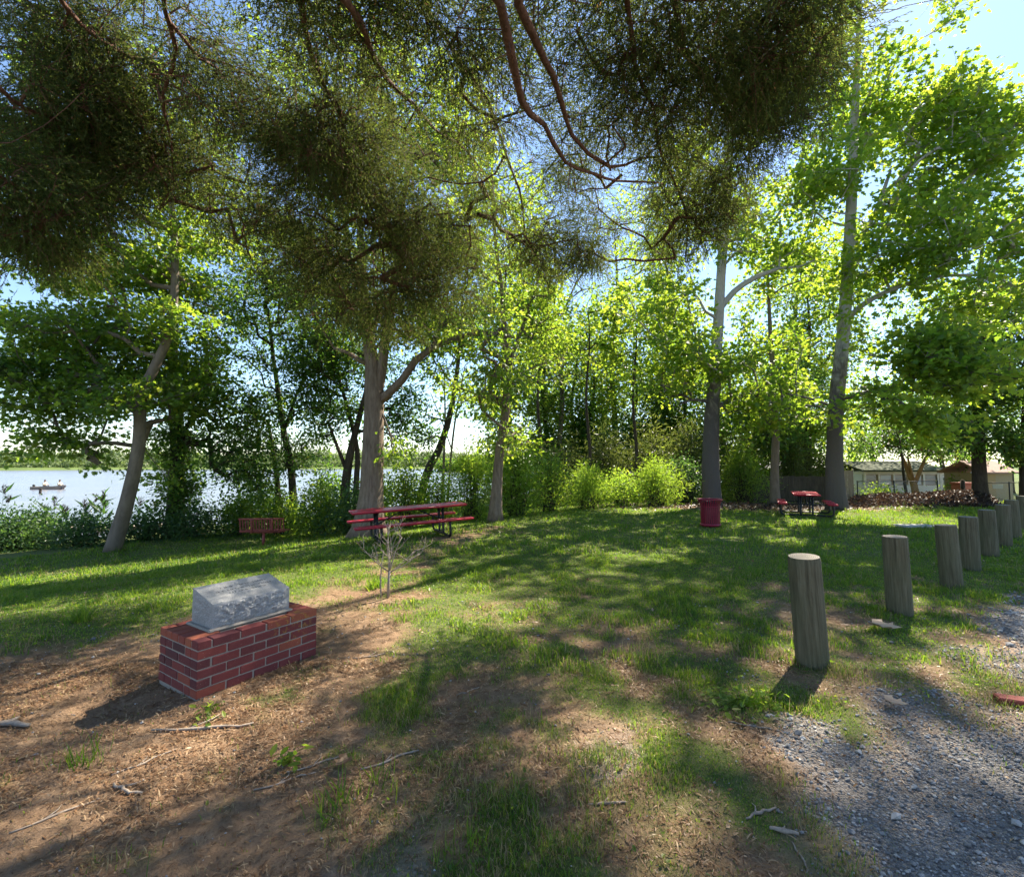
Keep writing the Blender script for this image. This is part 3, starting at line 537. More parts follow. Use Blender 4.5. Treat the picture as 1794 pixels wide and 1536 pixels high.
tree('dark_conifer_tree', 'dark full tree at the right edge behind the small tan shed', 'tree',
     [[(1714, None, 21.5, .28), (1714, 800, 21.5, .24), (1714, 680, 21.5, .2), (1716, 560, 21.5, .14), (1720, 440, 21.5, .07)]],
     [(1720, 700, 21, 90, 60, 2, 50), (1700, 610, 21, 100, 60, 2.2, 54), (1740, 520, 21, 90, 70, 2.2, 50), (1660, 760, 20.6, 60, 30, 1.6, 26), (1770, 770, 20.4, 50, 34, 1.6, 24), (1730, 420, 21, 60, 60, 1.8, 26)],
     'oval', 'leaf_dark', .17, 48, 'bark_dark', .25, .65, dens=2.0)
tree('edge_tree', 'dark trunk at the right edge beyond the row of posts', 'tree',
     [[(1800, None, 20.5, .3), (1800, 820, 20.5, .26), (1802, 700, 20.5, .2), (1806, 560, 20.5, .1)]],
     [(1790, 690, 20, 60, 60, 1.8, 30), (1800, 590, 20, 70, 70, 1.8, 30), (1830, 780, 20, 60, 30, 1.6, 18)], 'oval', 'leaf_dark', .17, 48, 'bark_dark', .3, .65, dens=2.0)
tree('yard_tree', 'small spreading tree with orange tan stems in front of the pale cottage', 'tree',
     [[(1604, None, 28.5, .2), (1601, 850, 28.5, .17), (1592, 828, 28.5, .13), (1583, 805, 28.5, .08), (1572, 780, 28.5, .05)], [(1602, 848, 28.5, .12), (1612, 825, 28.5, .1), (1622, 800, 28.5, .06)], [(1600, 840, 28.4, .08), (1590, 800, 28.2, .05)]],
     [(1560, 775, 28.3, 50, 26, 2, 34), (1610, 770, 28.3, 55, 30, 2, 38), (1590, 735, 28.3, 70, 30, 2.2, 34), (1650, 790, 28.2, 40, 22, 1.8, 22)], 'oval', 'leaf_dark', .16, 40, 'bark_tree_tan', .5, .6)
tree('yard_sapling', 'thin dark stem crossing in front of the cottage windows', 'tree',
     [[(1588, None, 26, .075), (1584, 840, 26, .065), (1580, 800, 26, .05), (1576, 770, 26, .03)]], [(1570, 760, 26, 50, 22, 1.4, 18), (1530, 780, 26, 34, 16, 1.2, 9)], 'oval', 'leaf_dark', .15, 36, 'bark_dark', .6, .5)

# ---- shrubs and undergrowth
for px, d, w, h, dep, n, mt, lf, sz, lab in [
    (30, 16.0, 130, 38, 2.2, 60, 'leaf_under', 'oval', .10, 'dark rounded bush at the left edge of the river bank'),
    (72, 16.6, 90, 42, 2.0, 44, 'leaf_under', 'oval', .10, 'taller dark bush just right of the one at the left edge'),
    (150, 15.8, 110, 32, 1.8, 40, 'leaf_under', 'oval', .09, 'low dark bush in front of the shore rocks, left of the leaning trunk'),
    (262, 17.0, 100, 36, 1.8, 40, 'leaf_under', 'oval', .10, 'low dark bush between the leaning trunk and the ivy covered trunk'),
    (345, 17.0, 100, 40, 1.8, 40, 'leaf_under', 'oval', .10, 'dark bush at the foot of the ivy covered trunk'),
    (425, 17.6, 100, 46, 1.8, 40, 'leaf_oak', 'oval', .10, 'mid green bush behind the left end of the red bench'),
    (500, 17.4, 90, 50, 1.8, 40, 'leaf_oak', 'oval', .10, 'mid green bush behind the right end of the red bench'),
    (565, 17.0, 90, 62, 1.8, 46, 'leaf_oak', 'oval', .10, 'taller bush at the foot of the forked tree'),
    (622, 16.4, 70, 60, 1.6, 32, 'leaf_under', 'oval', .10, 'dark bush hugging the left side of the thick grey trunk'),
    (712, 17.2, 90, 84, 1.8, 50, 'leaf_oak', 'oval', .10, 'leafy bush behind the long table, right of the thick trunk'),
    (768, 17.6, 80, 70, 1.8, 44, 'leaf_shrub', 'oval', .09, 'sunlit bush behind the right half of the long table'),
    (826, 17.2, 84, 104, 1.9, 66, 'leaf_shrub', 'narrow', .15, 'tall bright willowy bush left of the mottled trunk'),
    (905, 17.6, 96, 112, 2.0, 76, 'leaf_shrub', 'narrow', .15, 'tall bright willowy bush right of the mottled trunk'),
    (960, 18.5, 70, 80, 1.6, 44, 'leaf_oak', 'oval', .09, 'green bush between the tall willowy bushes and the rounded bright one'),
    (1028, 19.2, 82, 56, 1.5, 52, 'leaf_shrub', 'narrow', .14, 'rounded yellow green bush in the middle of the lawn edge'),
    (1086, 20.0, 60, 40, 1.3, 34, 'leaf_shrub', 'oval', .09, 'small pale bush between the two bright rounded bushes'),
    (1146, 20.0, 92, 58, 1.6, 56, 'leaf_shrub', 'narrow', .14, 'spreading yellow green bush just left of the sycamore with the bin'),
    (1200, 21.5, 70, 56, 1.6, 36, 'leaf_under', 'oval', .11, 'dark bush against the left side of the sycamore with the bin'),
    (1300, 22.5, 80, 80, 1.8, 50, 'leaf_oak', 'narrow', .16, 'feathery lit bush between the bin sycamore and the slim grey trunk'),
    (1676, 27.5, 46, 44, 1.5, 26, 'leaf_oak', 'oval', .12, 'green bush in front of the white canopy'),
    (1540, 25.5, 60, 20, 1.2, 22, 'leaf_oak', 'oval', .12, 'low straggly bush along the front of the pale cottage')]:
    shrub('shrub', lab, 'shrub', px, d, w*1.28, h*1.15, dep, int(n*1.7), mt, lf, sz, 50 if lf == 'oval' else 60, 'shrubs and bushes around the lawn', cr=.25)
for px, d, w, h, n, lab in [(985, 24.5, 90, 100, 60, 'dark bamboo clump left of the others, behind the rounded bright bush'), (1060, 24, 100, 110, 70, 'broad dark bamboo clump behind the small pale bush'), (1140, 23.5, 90, 120, 70, 'dark bamboo clump behind the spreading bright bush'), (1205, 24.5, 80, 130, 60, 'dark bamboo clump rising left of the bin sycamore'),
                            (1290, 26, 70, 130, 50, 'lit bamboo clump right of the bin sycamore'), (1385, 27, 80, 120, 56, 'dark bamboo clump behind the far picnic table'), (1440, 28, 70, 100, 44, 'dark bamboo clump just left of the pale barked sycamore')]:
    shrub('bamboo_clump', lab, 'bamboo', px, d, w, h, 2.2, n, 'leaf_bamboo', 'narrow', .26, 60, 'bamboo clumps in the wood', stems=14, cr=.38, upb=.3)

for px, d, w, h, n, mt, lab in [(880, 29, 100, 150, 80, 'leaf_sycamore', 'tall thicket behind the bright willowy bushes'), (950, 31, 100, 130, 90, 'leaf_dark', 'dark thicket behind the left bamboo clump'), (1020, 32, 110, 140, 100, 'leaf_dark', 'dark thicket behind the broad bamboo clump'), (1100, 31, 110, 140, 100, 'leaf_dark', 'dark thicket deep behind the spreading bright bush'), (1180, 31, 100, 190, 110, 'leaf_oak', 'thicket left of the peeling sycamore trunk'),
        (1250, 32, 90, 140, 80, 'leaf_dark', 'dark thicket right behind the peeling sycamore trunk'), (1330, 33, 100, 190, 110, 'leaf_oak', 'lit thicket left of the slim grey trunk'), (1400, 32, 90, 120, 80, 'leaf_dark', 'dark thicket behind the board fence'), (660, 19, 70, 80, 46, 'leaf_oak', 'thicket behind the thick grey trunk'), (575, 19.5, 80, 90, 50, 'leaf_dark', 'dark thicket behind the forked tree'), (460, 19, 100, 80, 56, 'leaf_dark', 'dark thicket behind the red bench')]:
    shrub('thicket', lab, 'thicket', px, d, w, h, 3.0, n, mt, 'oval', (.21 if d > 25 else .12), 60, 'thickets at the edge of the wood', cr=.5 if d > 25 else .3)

# far bank of the river: one distant wood
def far_wood():
    b = MB(); n = 1500
    th = rng.uniform(R(-70), R(-2), n); r = rng.uniform(418, 520, n); x = r*np.sin(th); y = r*np.cos(th); z = gz(x, y)
    h = 6 + 12*fbm(x, y, .012, 3, 77) + rng.normal(0, 1.2, n); h = np.where(r < 432, h*.35, h)
    cl = np.repeat(np.arange(n), 70); m = len(cl); u = unit(rng.normal(0, 1, (m, 3)))*(rng.random(m)**.5)[:, None]
    P = np.stack([x[cl] + u[:, 0]*5, y[cl] + u[:, 1]*5, z[cl] + h[cl]*(.5 + .5*u[:, 2])], -1)
    put_leaves(b, P, u, 1.7, 'oval', .1, .8, np.clip(.5*rng.random(m) + .5*rng.random(n)[cl], 0, 1))
    tag(b.build('far_woods', M['leaf_far']), 'pale green wood along the far bank of the river', 'wood', kind='stuff')
    b = MB(); n = 260; px = rng.uniform(772, 850, n); d = rng.uniform(205, 235, n); x = (px - W/2)/F*d; z = np.full(n, WATER + .2)
    h = 4 + 4*fbm(x, d, .03, 2, 9); cl = np.repeat(np.arange(n), 90); m = len(cl); u = unit(rng.normal(0, 1, (m, 3)))*(rng.random(m)**.5)[:, None]
    P = np.stack([x[cl] + u[:, 0]*3, d[cl] + u[:, 1]*3, z[cl] + h[cl]*(.5 + .5*u[:, 2])], -1)
    put_leaves(b, P, u, .9, 'oval', .1, .8); b.box((-22, 222, WATER + .1), (20, 34, .8), var=.1)
    tag(b.build('wooded_point', M['leaf_dark']), 'dark wooded point across the water seen between the trunks', 'wood', kind='stuff')
far_wood()
# ================================================================== THE CEDAR OVERHEAD
def cedar():
    base = np.array((.6, -2.6, g1(.6, -2.6))); e = empty('cedar_tree', tuple(base), 'old red cedar with rusty limbs and dark sprays hanging over the whole top', 'tree')
    tk = spline([(.6, -2.6, -.2, .42), (.5, -2.5, 2, .33), (.3, -2.3, 5, .27), (.4, -2.2, 8, .16), (.3, -2.2, 10.5, .06)], .4)
    def limb(start, pts, r):
        q = [np.array(start)] + [at(*p) for p in pts]; n = len(q)
        return spline([np.append(p, r*.55*(1 - .8*i/(n - 1))) for i, p in enumerate(q)], .25)
    L = [limb((.4, -2.3, 4.6), [(870, -250, 2.2), (885, 0, 3.3), (905, 170, 4.1), (955, 215, 4.6), (1000, 280, 5.2), (1070, 300, 6), (1150, 325, 6.8)], .085),
         limb((.4, -2.3, 5.0), [(930, -250, 2.6), (935, 60, 3.8), (975, 150, 4.5), (1010, 230, 5.2), (1060, 280, 5.8), (1110, 262, 6.2), (1170, 275, 6.7), (1230, 300, 7.2)], .075),
         limb((.3, -2.3, 4.2), [(560, -300, 2.2), (620, 30, 3.8), (680, 130, 5), (760, 220, 6.2), (810, 270, 7), (860, 350, 8)], .07),
         limb((.3, -2.3, 5.2), [(500, -300, 2.6), (520, 0, 4), (570, 150, 5.2), (620, 300, 6.5), (660, 430, 7.6), (668, 540, 8.3)], .075),
         limb((.3, -2.3, 4.4), [(200, -350, 2.4), (290, 30, 4.4), (275, 150, 5.2), (292, 260, 5.8), (300, 350, 6.2)], .06),
         limb((.3, -2.3, 4.8), [(0, -350, 2.4), (60, -60, 4), (180, 70, 5), (250, 110, 5.5), (300, 70, 5.8)], .06),
         limb((.3, -2.3, 4.0), [(-300, -200, 2.6), (-60, 90, 4), (60, 200, 5), (150, 230, 5.6), (230, 240, 6)], .06),
         limb((.4, -2.3, 5.4), [(1250, -350, 2.6), (1180, -60, 4), (1210, 80, 5), (1260, 180, 6), (1300, 260, 6.8), (1290, 350, 7.4)], .075),
         limb((.5, -2.3, 5.0), [(1500, -400, 2.5), (1400, -120, 3.8), (1370, 40, 4.8), (1390, 120, 5.6), (1400, 200, 6.2)], .07),
         limb((.4, -2.3, 5.6), [(1050, -300, 2.8), (1100, 0, 4.2), (1130, 140, 5.2), (1150, 260, 6.2), (1190, 380, 7.4), (1190, 460, 8)], .07),
         limb((.3, -2.3, 6.0), [(700, -300, 2.8), (740, 0, 4.4), (830, 130, 5.4), (900, 330, 7), (915, 430, 8), (950, 470, 8.6)], .06),
         limb((.3, -2.3, 3.8), [(-300, 100, 3), (-60, 260, 4.4), (30, 330, 5), (110, 370, 5.4)], .05)]
    blobs = [(620, 60, 4.6, 190, 90, 1.2, 74), (560, 200, 5.4, 140, 110, 1.2, 74), (640, 330, 6.8, 150, 100, 1.2, 78), (650, 460, 7.8, 130, 80, 1.1, 64), (668, 545, 8.3, 95, 60, .9, 20), (560, 520, 8, 60, 60, .8, 10), (790, 510, 8.3, 60, 50, .8, 9), (500, 400, 6.8, 90, 90, 1, 34), (770, 440, 8, 90, 80, 1, 34), (420, 180, 5.6, 90, 120, 1, 34),
             (830, 120, 5, 110, 110, 1, 26), (900, 320, 7, 110, 90, 1, 24), (960, 440, 8.3, 90, 50, .9, 28), (1000, 60, 4.8, 110, 70, 1, 24), (1040, 180, 5.6, 90, 80, 1, 22), (1050, 420, 8, 60, 60, .8, 22), (1000, 330, 7, 60, 50, .8, 14),
             (1150, 60, 4.9, 120, 90, 1.1, 50), (1280, 70, 5, 130, 100, 1.2, 74), (1420, 30, 4.8, 100, 80, 1.1, 56), (1190, 200, 5.8, 90, 80, 1, 44), (1310, 190, 6, 100, 80, 1, 56), (1380, 190, 6.2, 50, 70, .8, 24), (1270, 310, 7, 80, 60, .9, 34), (1190, 400, 7.6, 60, 60, .9, 26), (1250, 390, 7.4, 50, 40, .8, 14), (1180, 320, 7, 70, 60, .9, 20),
             (230, 90, 5.4, 140, 70, 1, 36), (90, 60, 5, 120, 60, 1, 30), (130, 230, 5.6, 140, 56, 1, 58), (40, 330, 5.2, 110, 80, .9, 34), (160, 330, 5.6, 80, 60, .8, 9), (230, 230, 5.8, 70, 40, .8, 20), (60, 420, 5.6, 60, 36, .7, 14), (310, 300, 6.2, 60, 100, .9, 18), (380, 330, 6.6, 60, 70, .9, 14),
             (700, -250, 3.2, 500, 160, 1.5, 40), (1300, -300, 3.2, 300, 160, 1.3, 26), (150, -250, 3.4, 300, 140, 1.3, 22)]
    A = []
    for px, py, d, rx, ry, rd, n in blobs:
        n = int(n*(2.15 if px < 800 else 2.1 if px < 1060 else 1.5)); u = unit(rng.normal(0, 1, (n, 3)))*(rng.random(n)**.42)[:, None]; A.append(at(px, py, d) + u*np.array((rx/F*d, rd, ry/F*d)))
    A = np.concatenate(A); A = A[A[:, 2] > 2.6]; A = A[.5*(fbm(A[:, 0] + .6*A[:, 2], A[:, 1] - .5*A[:, 2], 1.0, 2, 18) + fbm(A[:, 0] - .5*A[:, 1], A[:, 2], 1.1, 2, 19)) > np.where(A[:, 0] > -.5, .44, .385)]
    nA = len(A); li = rng.integers(0, len(L), 230); bare = np.array([L[k][int(len(L[k])*rng.uniform(.3, .95)), :3] for k in li]) + rng.normal(0, .45, (230, 3))*np.array((1, .8, .7)); A = np.concatenate([A, bare])
    pos, chains, cnt, fixed, tip = grow(L, A, 0, .22, -.02); A = A[:nA]; tip = tip[:nA]
    wb_ = MB(); wb_.tube(tk[:, :3], tk[:, 3], 18)
    for P in L:
        P[:, :3] += np.stack([fbm(np.arange(len(P)), np.full(len(P), k*7.), .28, 2, 60 + k) - .5 for k in range(3)], -1)*.26
        wb_.tube(P[:, :3], P[:, 3]*(1 + .3*(rng.random(len(P)) - .5)), 12, lobes=1 + .14*(rng.random((len(P), 12)) - .5) + .08*np.sin(3*np.arange(12)*PI/6 + 2)[None])
    for ch in chains:
        r = .0042*np.sqrt(np.maximum(cnt[ch], .6)); r[0] = r[1]*1.1; wb_.tube(pos[ch], r, 5 if r[0] > .012 else 3, cap=False)
    # sprays: every cluster is ~24 branchlets, each with thin scaly blades
    nb = 32; n = len(A)*nb; cl = np.repeat(np.arange(len(A)), nb); o0 = rng.normal(0, .185, (n, 3)); o0[:, 2] *= .8
    d = unit(unit(o0)*.7 + tip[cl]*.6 + rng.normal(0, .35, (n, 3)) + np.array((0, 0, -.62))); Ln = rng.uniform(.14, .34, n)
    P0 = A[cl] + o0*.8
    k = 11; t = np.tile(np.linspace(.08, 1, k), n); ci = np.repeat(np.arange(n), k); pb = P0[ci] + d[ci]*(Ln[ci]*t)[:, None]
    bd = unit(d[ci] + rng.normal(0, .38, (n*k, 3))); sz = rng.uniform(.028, .062, n*k)
    nr = rng.normal(0, 1, (n*k, 3)); s_ = unit(np.cross(nr, bd))*.0056
    V = np.stack([pb, pb + bd*(sz*.45)[:, None] + s_, pb + bd*sz[:, None], pb + bd*(sz*.45)[:, None] - s_], 1).reshape(-1, 3)
    cb = MB(); cv = rng.random(len(A)); vv = np.clip(.45*rng.random(n*k) + .55*cv[cl][ci], 0, .93); vv[rng.random(n*k) < .02] = 1
    cb.add(V, np.arange(len(V)).reshape(-1, 4), 0, vv)
    sel = np.where(rng.random(n) < .16)[0]
    for i in sel: wb_.tube([A[cl[i]], P0[i], P0[i] + d[i]*Ln[i]], [.004, .003, .0015], 3, cap=False)
    wb_.build('trunk', M['bark_cedar'], e, tuple(base)); cb.build('foliage', M['cedar'], e, tuple(base))
cedar()

# ================================================================== THINGS ON THE LAWN
def memorial():
    o = np.array((-2.30, 3.545)); u = np.array((.541, .841)); v = np.array((-.841, .541)); rz = math.atan2(u[1], u[0])
    zb = -.04
    e = empty('memorial_marker', (o[0], o[1], 0), 'slanted grey granite memorial stone mortared onto a low red brick base', 'memorial', rz=rz)
    Lx, Ly, nc, ch = .985, .62, 6, .0695; b = MB(); mo = MB(); g = .011
    for c in range(nc):
        z0 = .41 - (nc - c)*ch; h = ch - g*.8
        def brick(x0, x1, y0, y1, sun_tint=0):  # brick tone offset; top course coloured orange as if sunlit
            j = np.clip(rng.normal(0, .0013, 3), -.002, .002); var = np.clip(rng.normal(.5, .2) + sun_tint, .02, .98)
            b.box(((x0 + x1)/2 + j[0], (y0 + y1)/2 + j[1], z0 + h/2 + j[2]*.6), (x1 - x0, y1 - y0, h), var=var, bev=.0045, M=np.array(Matrix.Rotation(rng.normal(0, .003), 3, 'Z')))
        top = c == nc - 1; W1, Ls = .1, .21
        off = (c % 2 == 1); xs = [0, W1] if off else [0]
        while xs[-1] < Lx - .02: xs.append(min(xs[-1] + Ls, Lx) if Lx - xs[-1] - Ls > .05 else Lx)
        for x0, x1 in zip(xs[:-1], xs[1:]):
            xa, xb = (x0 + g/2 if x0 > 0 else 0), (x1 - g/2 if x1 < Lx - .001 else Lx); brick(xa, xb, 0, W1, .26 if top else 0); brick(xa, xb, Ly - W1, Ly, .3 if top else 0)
        ys = [W1]; st = .105 if top else .205
        if not off and not top: ys.append(W1 + .1)
        while ys[-1] < Ly - W1 - .02: ys.append(min(ys[-1] + st, Ly - W1) if Ly - W1 - ys[-1] - st > .05 else Ly - W1)
        for y0, y1 in zip(ys[:-1], ys[1:]):
            wd_ = .21 if top else W1
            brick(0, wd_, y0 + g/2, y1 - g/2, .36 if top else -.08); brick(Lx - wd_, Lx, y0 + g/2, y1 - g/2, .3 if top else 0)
    mo.box((Lx/2, Ly/2, .41/2 + zb/2 - .010), (Lx - .0105, Ly - .0105, .41 - zb - .018), bev=.003)
    # sloped mortar bed round the stone
    mo.box((.49, .335, .408), (.70, .40, .024), bev=.012)
    bb = b.build('brick_base', M['brick'], e); mo.build('mortar', M['mortar'], bb)
    # stone: slant top, rough pitched front, back and ends
    s = MB(); x0, x1, y0, y1, z0 = .175, .815, .165, .50, .418
    def top(y): return .605 + (y - y0)/(y1 - y0)*.085
    nx, nz, ny = 48, 22, 26
    def rough(a, c, sd_): return (fbm(a*30, c*30, 1, 4, sd_) - .5)*.024 + (fbm(a*95, c*95, 1, 2, sd_ + 7) - .5)*.014
    def sheet(f, na, nb_, flip=False):
        a, c = np.meshgrid(np.linspace(0, 1, na), np.linspace(0, 1, nb_), indexing='ij'); V = f(a, c); i = np.arange(na - 1)[:, None]*nb_; j = np.arange(nb_ - 1)
        q = np.stack([i + j, i + nb_ + j, i + nb_ + j + 1, i + j + 1], -1).reshape(-1, 4); s.add(V.reshape(-1, 3), q[:, ::-1] if flip else q, 0, None, False)
    ed = lambda a: np.minimum(np.minimum(a, 1 - a)*9, 1)
    X = lambda a: x0 + a*(x1 - x0); Y = lambda a: y0 + a*(y1 - y0)
    sheet(lambda a, c: np.stack([X(a), y0 - (rough(X(a), c*.2, 1) + .008)*ed(a)*ed(c), z0 + c*(top(y0) - z0)], -1), nx, nz)
    sheet(lambda a, c: np.stack([X(a), y1 + (rough(X(a), c*.25, 2) + .008)*ed(a)*ed(c), z0 + c*(top(y1) - z0)], -1), nx, nz, True)
    sheet(lambda a, c: np.stack([x0 - .35*(rough(Y(a), c*.25, 3) + .008)*ed(a)*ed(c), Y(a), z0 + c*(top(Y(a)) - z0)], -1), ny, nz, True)
    sheet(lambda a, c: np.stack([x1 + .35*(rough(Y(a), c*.25, 4) + .008)*ed(a)*ed(c), Y(a), z0 + c*(top(Y(a)) - z0)], -1), ny, nz)
    sheet(lambda a, c: np.stack([X(a), Y(c), top(Y(c))], -1), 12, 8)
    st = s.build('stone', M['granite'], e)
    # worn engraving: rows of small illegible strokes on the slant, shade of the cuts as dark colour
    k = MB(); sl_ = math.atan2(.085, y1 - y0)
    for row, (ya, xa, xb, hh) in enumerate([(.40, .34, .72, .03), (.345, .28, .75, .026), (.295, .36, .68, .022)]):
        x = xa
        while x < xb:
            w = rng.uniform(.012, .02)
            if rng.random() > .14:
                for q in range(rng.integers(2, 4)):
                    cx = x + rng.uniform(0, w); cyy = ya + rng.uniform(-.35, .35)*hh; vert = rng.random() < .55
                    sx, sy = (.0028, hh*rng.uniform(.5, .95)) if vert else (w*.8, .0028)
                    if vert: cyy = ya
                    k.box((cx, cyy, top(cyy) + .0006), (sx, sy, .0012), M=np.array(Matrix.Rotation(sl_, 3, 'X')))
            x += w + .006
    k.build('lettering', M['engrave'], st)
memorial()

def picnic_table(px, d, rz, label, L=2.44, gr=None):
    x = at(px, 800, d)[0]; hx = np.array((math.cos(rz), math.sin(rz)))*.9
    z = g1(x, d); za = g1(x - hx[0], d - hx[1]); zb = g1(x + hx[0], d + hx[1])
    e = empty('picnic_table', (x, d, z), label, 'picnic table', gr, rz); e.rotation_euler = (0, -math.atan2(zb - za, 1.8), rz)
    def plank(nm, y, w, zt, l):
        b = MB(); t = .045
        b.box((0, y, zt - t/2), (l, w, t), bev=.018)
        # rolled rim, dished middle with the pressed mesh lines
        for sy in (-1, 1): b.tube([(-l/2 + .03, y + sy*(w/2 - .012), zt - .014), (l/2 - .03, y + sy*(w/2 - .012), zt - .014)], .019, 8)
        for sx in (-1, 1): b.tube([(sx*(l/2 - .012), y - w/2 + .02, zt - .014), (sx*(l/2 - .012), y + w/2 - .02, zt - .014)], .019, 8)
        n = int(l/.06)
        for i in range(n):
            xx = -l/2 + .05 + i*(l - .1)/(n - 1); b.box((xx, y, zt + .0008), (.012, w - .06, .006))
        return b.build(nm, M['red_paint'], e)
    plank('tabletop', 0, .76, .745, L); plank('seat', -.70, .27, .45, L); plank('seat', .70, .27, .45, L)
    for sx in (-1, 1):
        X0 = sx*L*.29; f = MB()
        for sy in (-1, 1):
            f.tube([(X0, sy*.17, .70), (X0, sy*.17, .10), (X0, sy*.17, .03)], .03, 10)
            f.tube(spline([(X0, sy*.16, .05), (X0, sy*.45, .045), (X0, sy*.66, .04), (X0, sy*.745, .10), (X0, sy*.75, .25), (X0, sy*.75, .41)], .04), .03, 10)
        f.tube([(X0, -.30, .70), (X0, .30, .70)], .026, 8); f.tube([(X0, -.80, .405), (X0, .80, .405)], .022, 8); f.tube([(X0, -.5, .045), (X0, .5, .045)], .028, 8)
        f.build('leg_frame', M['black_metal'], e)
        MB().tube([(X0, 0, .38), (sx*.12, 0, .70)], .016, 8).build('brace', M['black_metal'], e)
    return e
picnic_table(720, 11.7, R(25), 'long red picnic table on black legs in front of the thick grey trunk', 2.75)
picnic_table(1408, 16.4, R(62), 'small far red picnic table in the shade beside the pale barked sycamore', 2.0)

def bench():
    d = 15.0; x = at(466, 800, d)[0]; z = g1(x, d); e = empty('bench', (x, d, z), 'faded red slatted bench on a single pedestal facing the river', 'bench', None, R(6))
    p = MB(); p.tube([(0, 0, -.1), (0, 0, .40)], .045, 12); p.box((0, .05, .40), (.9, .08, .05), bev=.01); p.box((0, 0, .01), (.3, .3, .02), bev=.005); p.build('pedestal', M['rust_red'], e)
    for sx in (-1, 1):
        b = MB(); b.tube(spline([(sx*.3, .32, .40), (sx*.3, .05, .41), (sx*.3, -.12, .47), (sx*.3, -.20, .84)], .06), .036, 8); b.build('support', M['rust_red'], e)
    st = MB(); bk = MB(); n = 17
    for i in range(n):
        xx = -.64 + i*1.28/(n - 1); st.box((xx, .12, .445), (.036, .46, .008), bev=.002)
        bk.box((xx, -.165, .655), (.036, .008, .36), M=np.array(Matrix.Rotation(R(-11), 3, 'X')).T, bev=.002)
    for y in (-.1, .35): st.tube([(-.67, y, .44), (.67, y, .44)], .02, 8)
    bk.tube([(-.67, -.205, .845), (.67, -.205, .845)], .028, 8); bk.tube([(-.67, -.135, .475), (.67, -.135, .475)], .016, 8)
    st.build('seat', M['rust_red'], e); bk.build('backrest', M['rust_red'], e)
bench()

def bin_():
    d = 13.1; x = at(1242, 800, d)[0]; z = g1(x, d); e = empty('litter_bin', (x, d, z), 'maroon slatted steel litter bin with flared rim on the lawn', 'litter bin')
    b = MB(); n = 30
    for i in range(n):
        a = i*2*PI/n; ca, sa = math.cos(a), math.sin(a); ring = []
        pts = [(.245, .04), (.25, .55), (.265, .64), (.325, .745)]
        for (r0_, z0_), (r1_, z1_) in zip(pts[:-1], pts[1:]):
            w = .0155; t = np.array((-sa, ca, 0))*w; p0 = np.array((ca*r0_, sa*r0_, z0_)); p1 = np.array((ca*r1_, sa*r1_, z1_)); q = np.array((ca, sa, 0))*.007
            b.add([p0 - t, p0 + t, p1 + t, p1 - t, p0 - t - q, p0 + t - q, p1 + t - q, p1 - t - q], [np.array([(0, 1, 2, 3), (7, 6, 5, 4), (1, 5, 6, 2), (3, 7, 4, 0)])])
    b.build('slats', M['red_bin'], e)
    b = MB(); b.tube([(.258*math.cos(a), .258*math.sin(a), .56) for a in np.linspace(0, 2*PI, 41)], .014, 6, cap=False); b.build('band', M['red_bin'], e)
    b = MB(); b.lathe([(.24, .03), (.266, .03), (.266, .10), (.24, .10)], sides=36); b.build('band', M['red_bin'], e)
    b = MB(); b.lathe([(.27, .735), (.325, .735), (.338, .748), (.325, .762), (.27, .762), (.262, .748), (.27, .735)], sides=40, caps=(False, False)); b.build('rim', M['red_bin'], e)
    b = MB(); b.lathe([(.20, .06), (.225, .6), (.225, .70), (.21, .70), (.19, .1)], sides=28, caps=(True, True)); b.build('liner', M['black_metal'], e)
    for i in range(3): MB().lathe([(.03, -.03), (.03, .05)], (.2*math.cos(i*2.1), .2*math.sin(i*2.1), 0), 8).build('foot', M['black_metal'], e)
bin_()

def post_mesh(seed):
    r_ = np.random.default_rng(seed); b = MB(); n = 40; zz = np.array([-.25, -.01, .1, .2, .3, .4, .5, .6, .7, .8, .87, .9]); a = np.arange(n)*2*PI/n
    gro = fbm(np.arange(n)*1.0, np.full(n, seed*3.1), .9, 3, seed)*.04 + .012*np.sin(2*a + seed)
    crack = np.zeros(n)
    for c in r_.integers(0, n, 5): crack[c] = r_.uniform(.03, .08)
    V = []
    for i, q in enumerate(zz):
        rr = .124*(1 + gro - .02 - crack*(.4 + .6*fbm(a*2, np.full(n, q*4.), 1, 2, seed)) + .012*(fbm(a*3, np.full(n, q*6.), 1, 2, seed + 3) - .5))*(1.03 - .05*q)
        if q >= .9: rr = rr*.965
        V.append(np.stack([rr*np.cos(a), rr*np.sin(a), np.full(n, q)], -1))
    V = np.concatenate(V); i = np.arange(len(zz) - 1)[:, None]*n; j = np.arange(n); k = (j + 1) % n
    b.add(V, np.stack([i + j, i + k, i + n + k, i + n + j], -1).reshape(-1, 4), 0, None, True)
    top = V[-n:].copy(); b.add(np.vstack([top, [(0, 0, .903)]]), np.stack([j, k, np.full(n, n)], -1), 1)
    return b
PL = ['tall weathered wooden post at the near end of the row, by the gravel', 'second weathered post from the near end, pale worn cut top', 'third weathered post from the near end, darker on one side', 'fourth weathered wooden post from the near end of the row',
      'fifth weathered wooden post from the near end of the row', 'sixth weathered wooden post from the near end, half hiding the next', 'seventh weathered wooden post from the near end of the row', 'eighth weathered post, farthest in the row at the edge']
protos = []; POSTXY = []
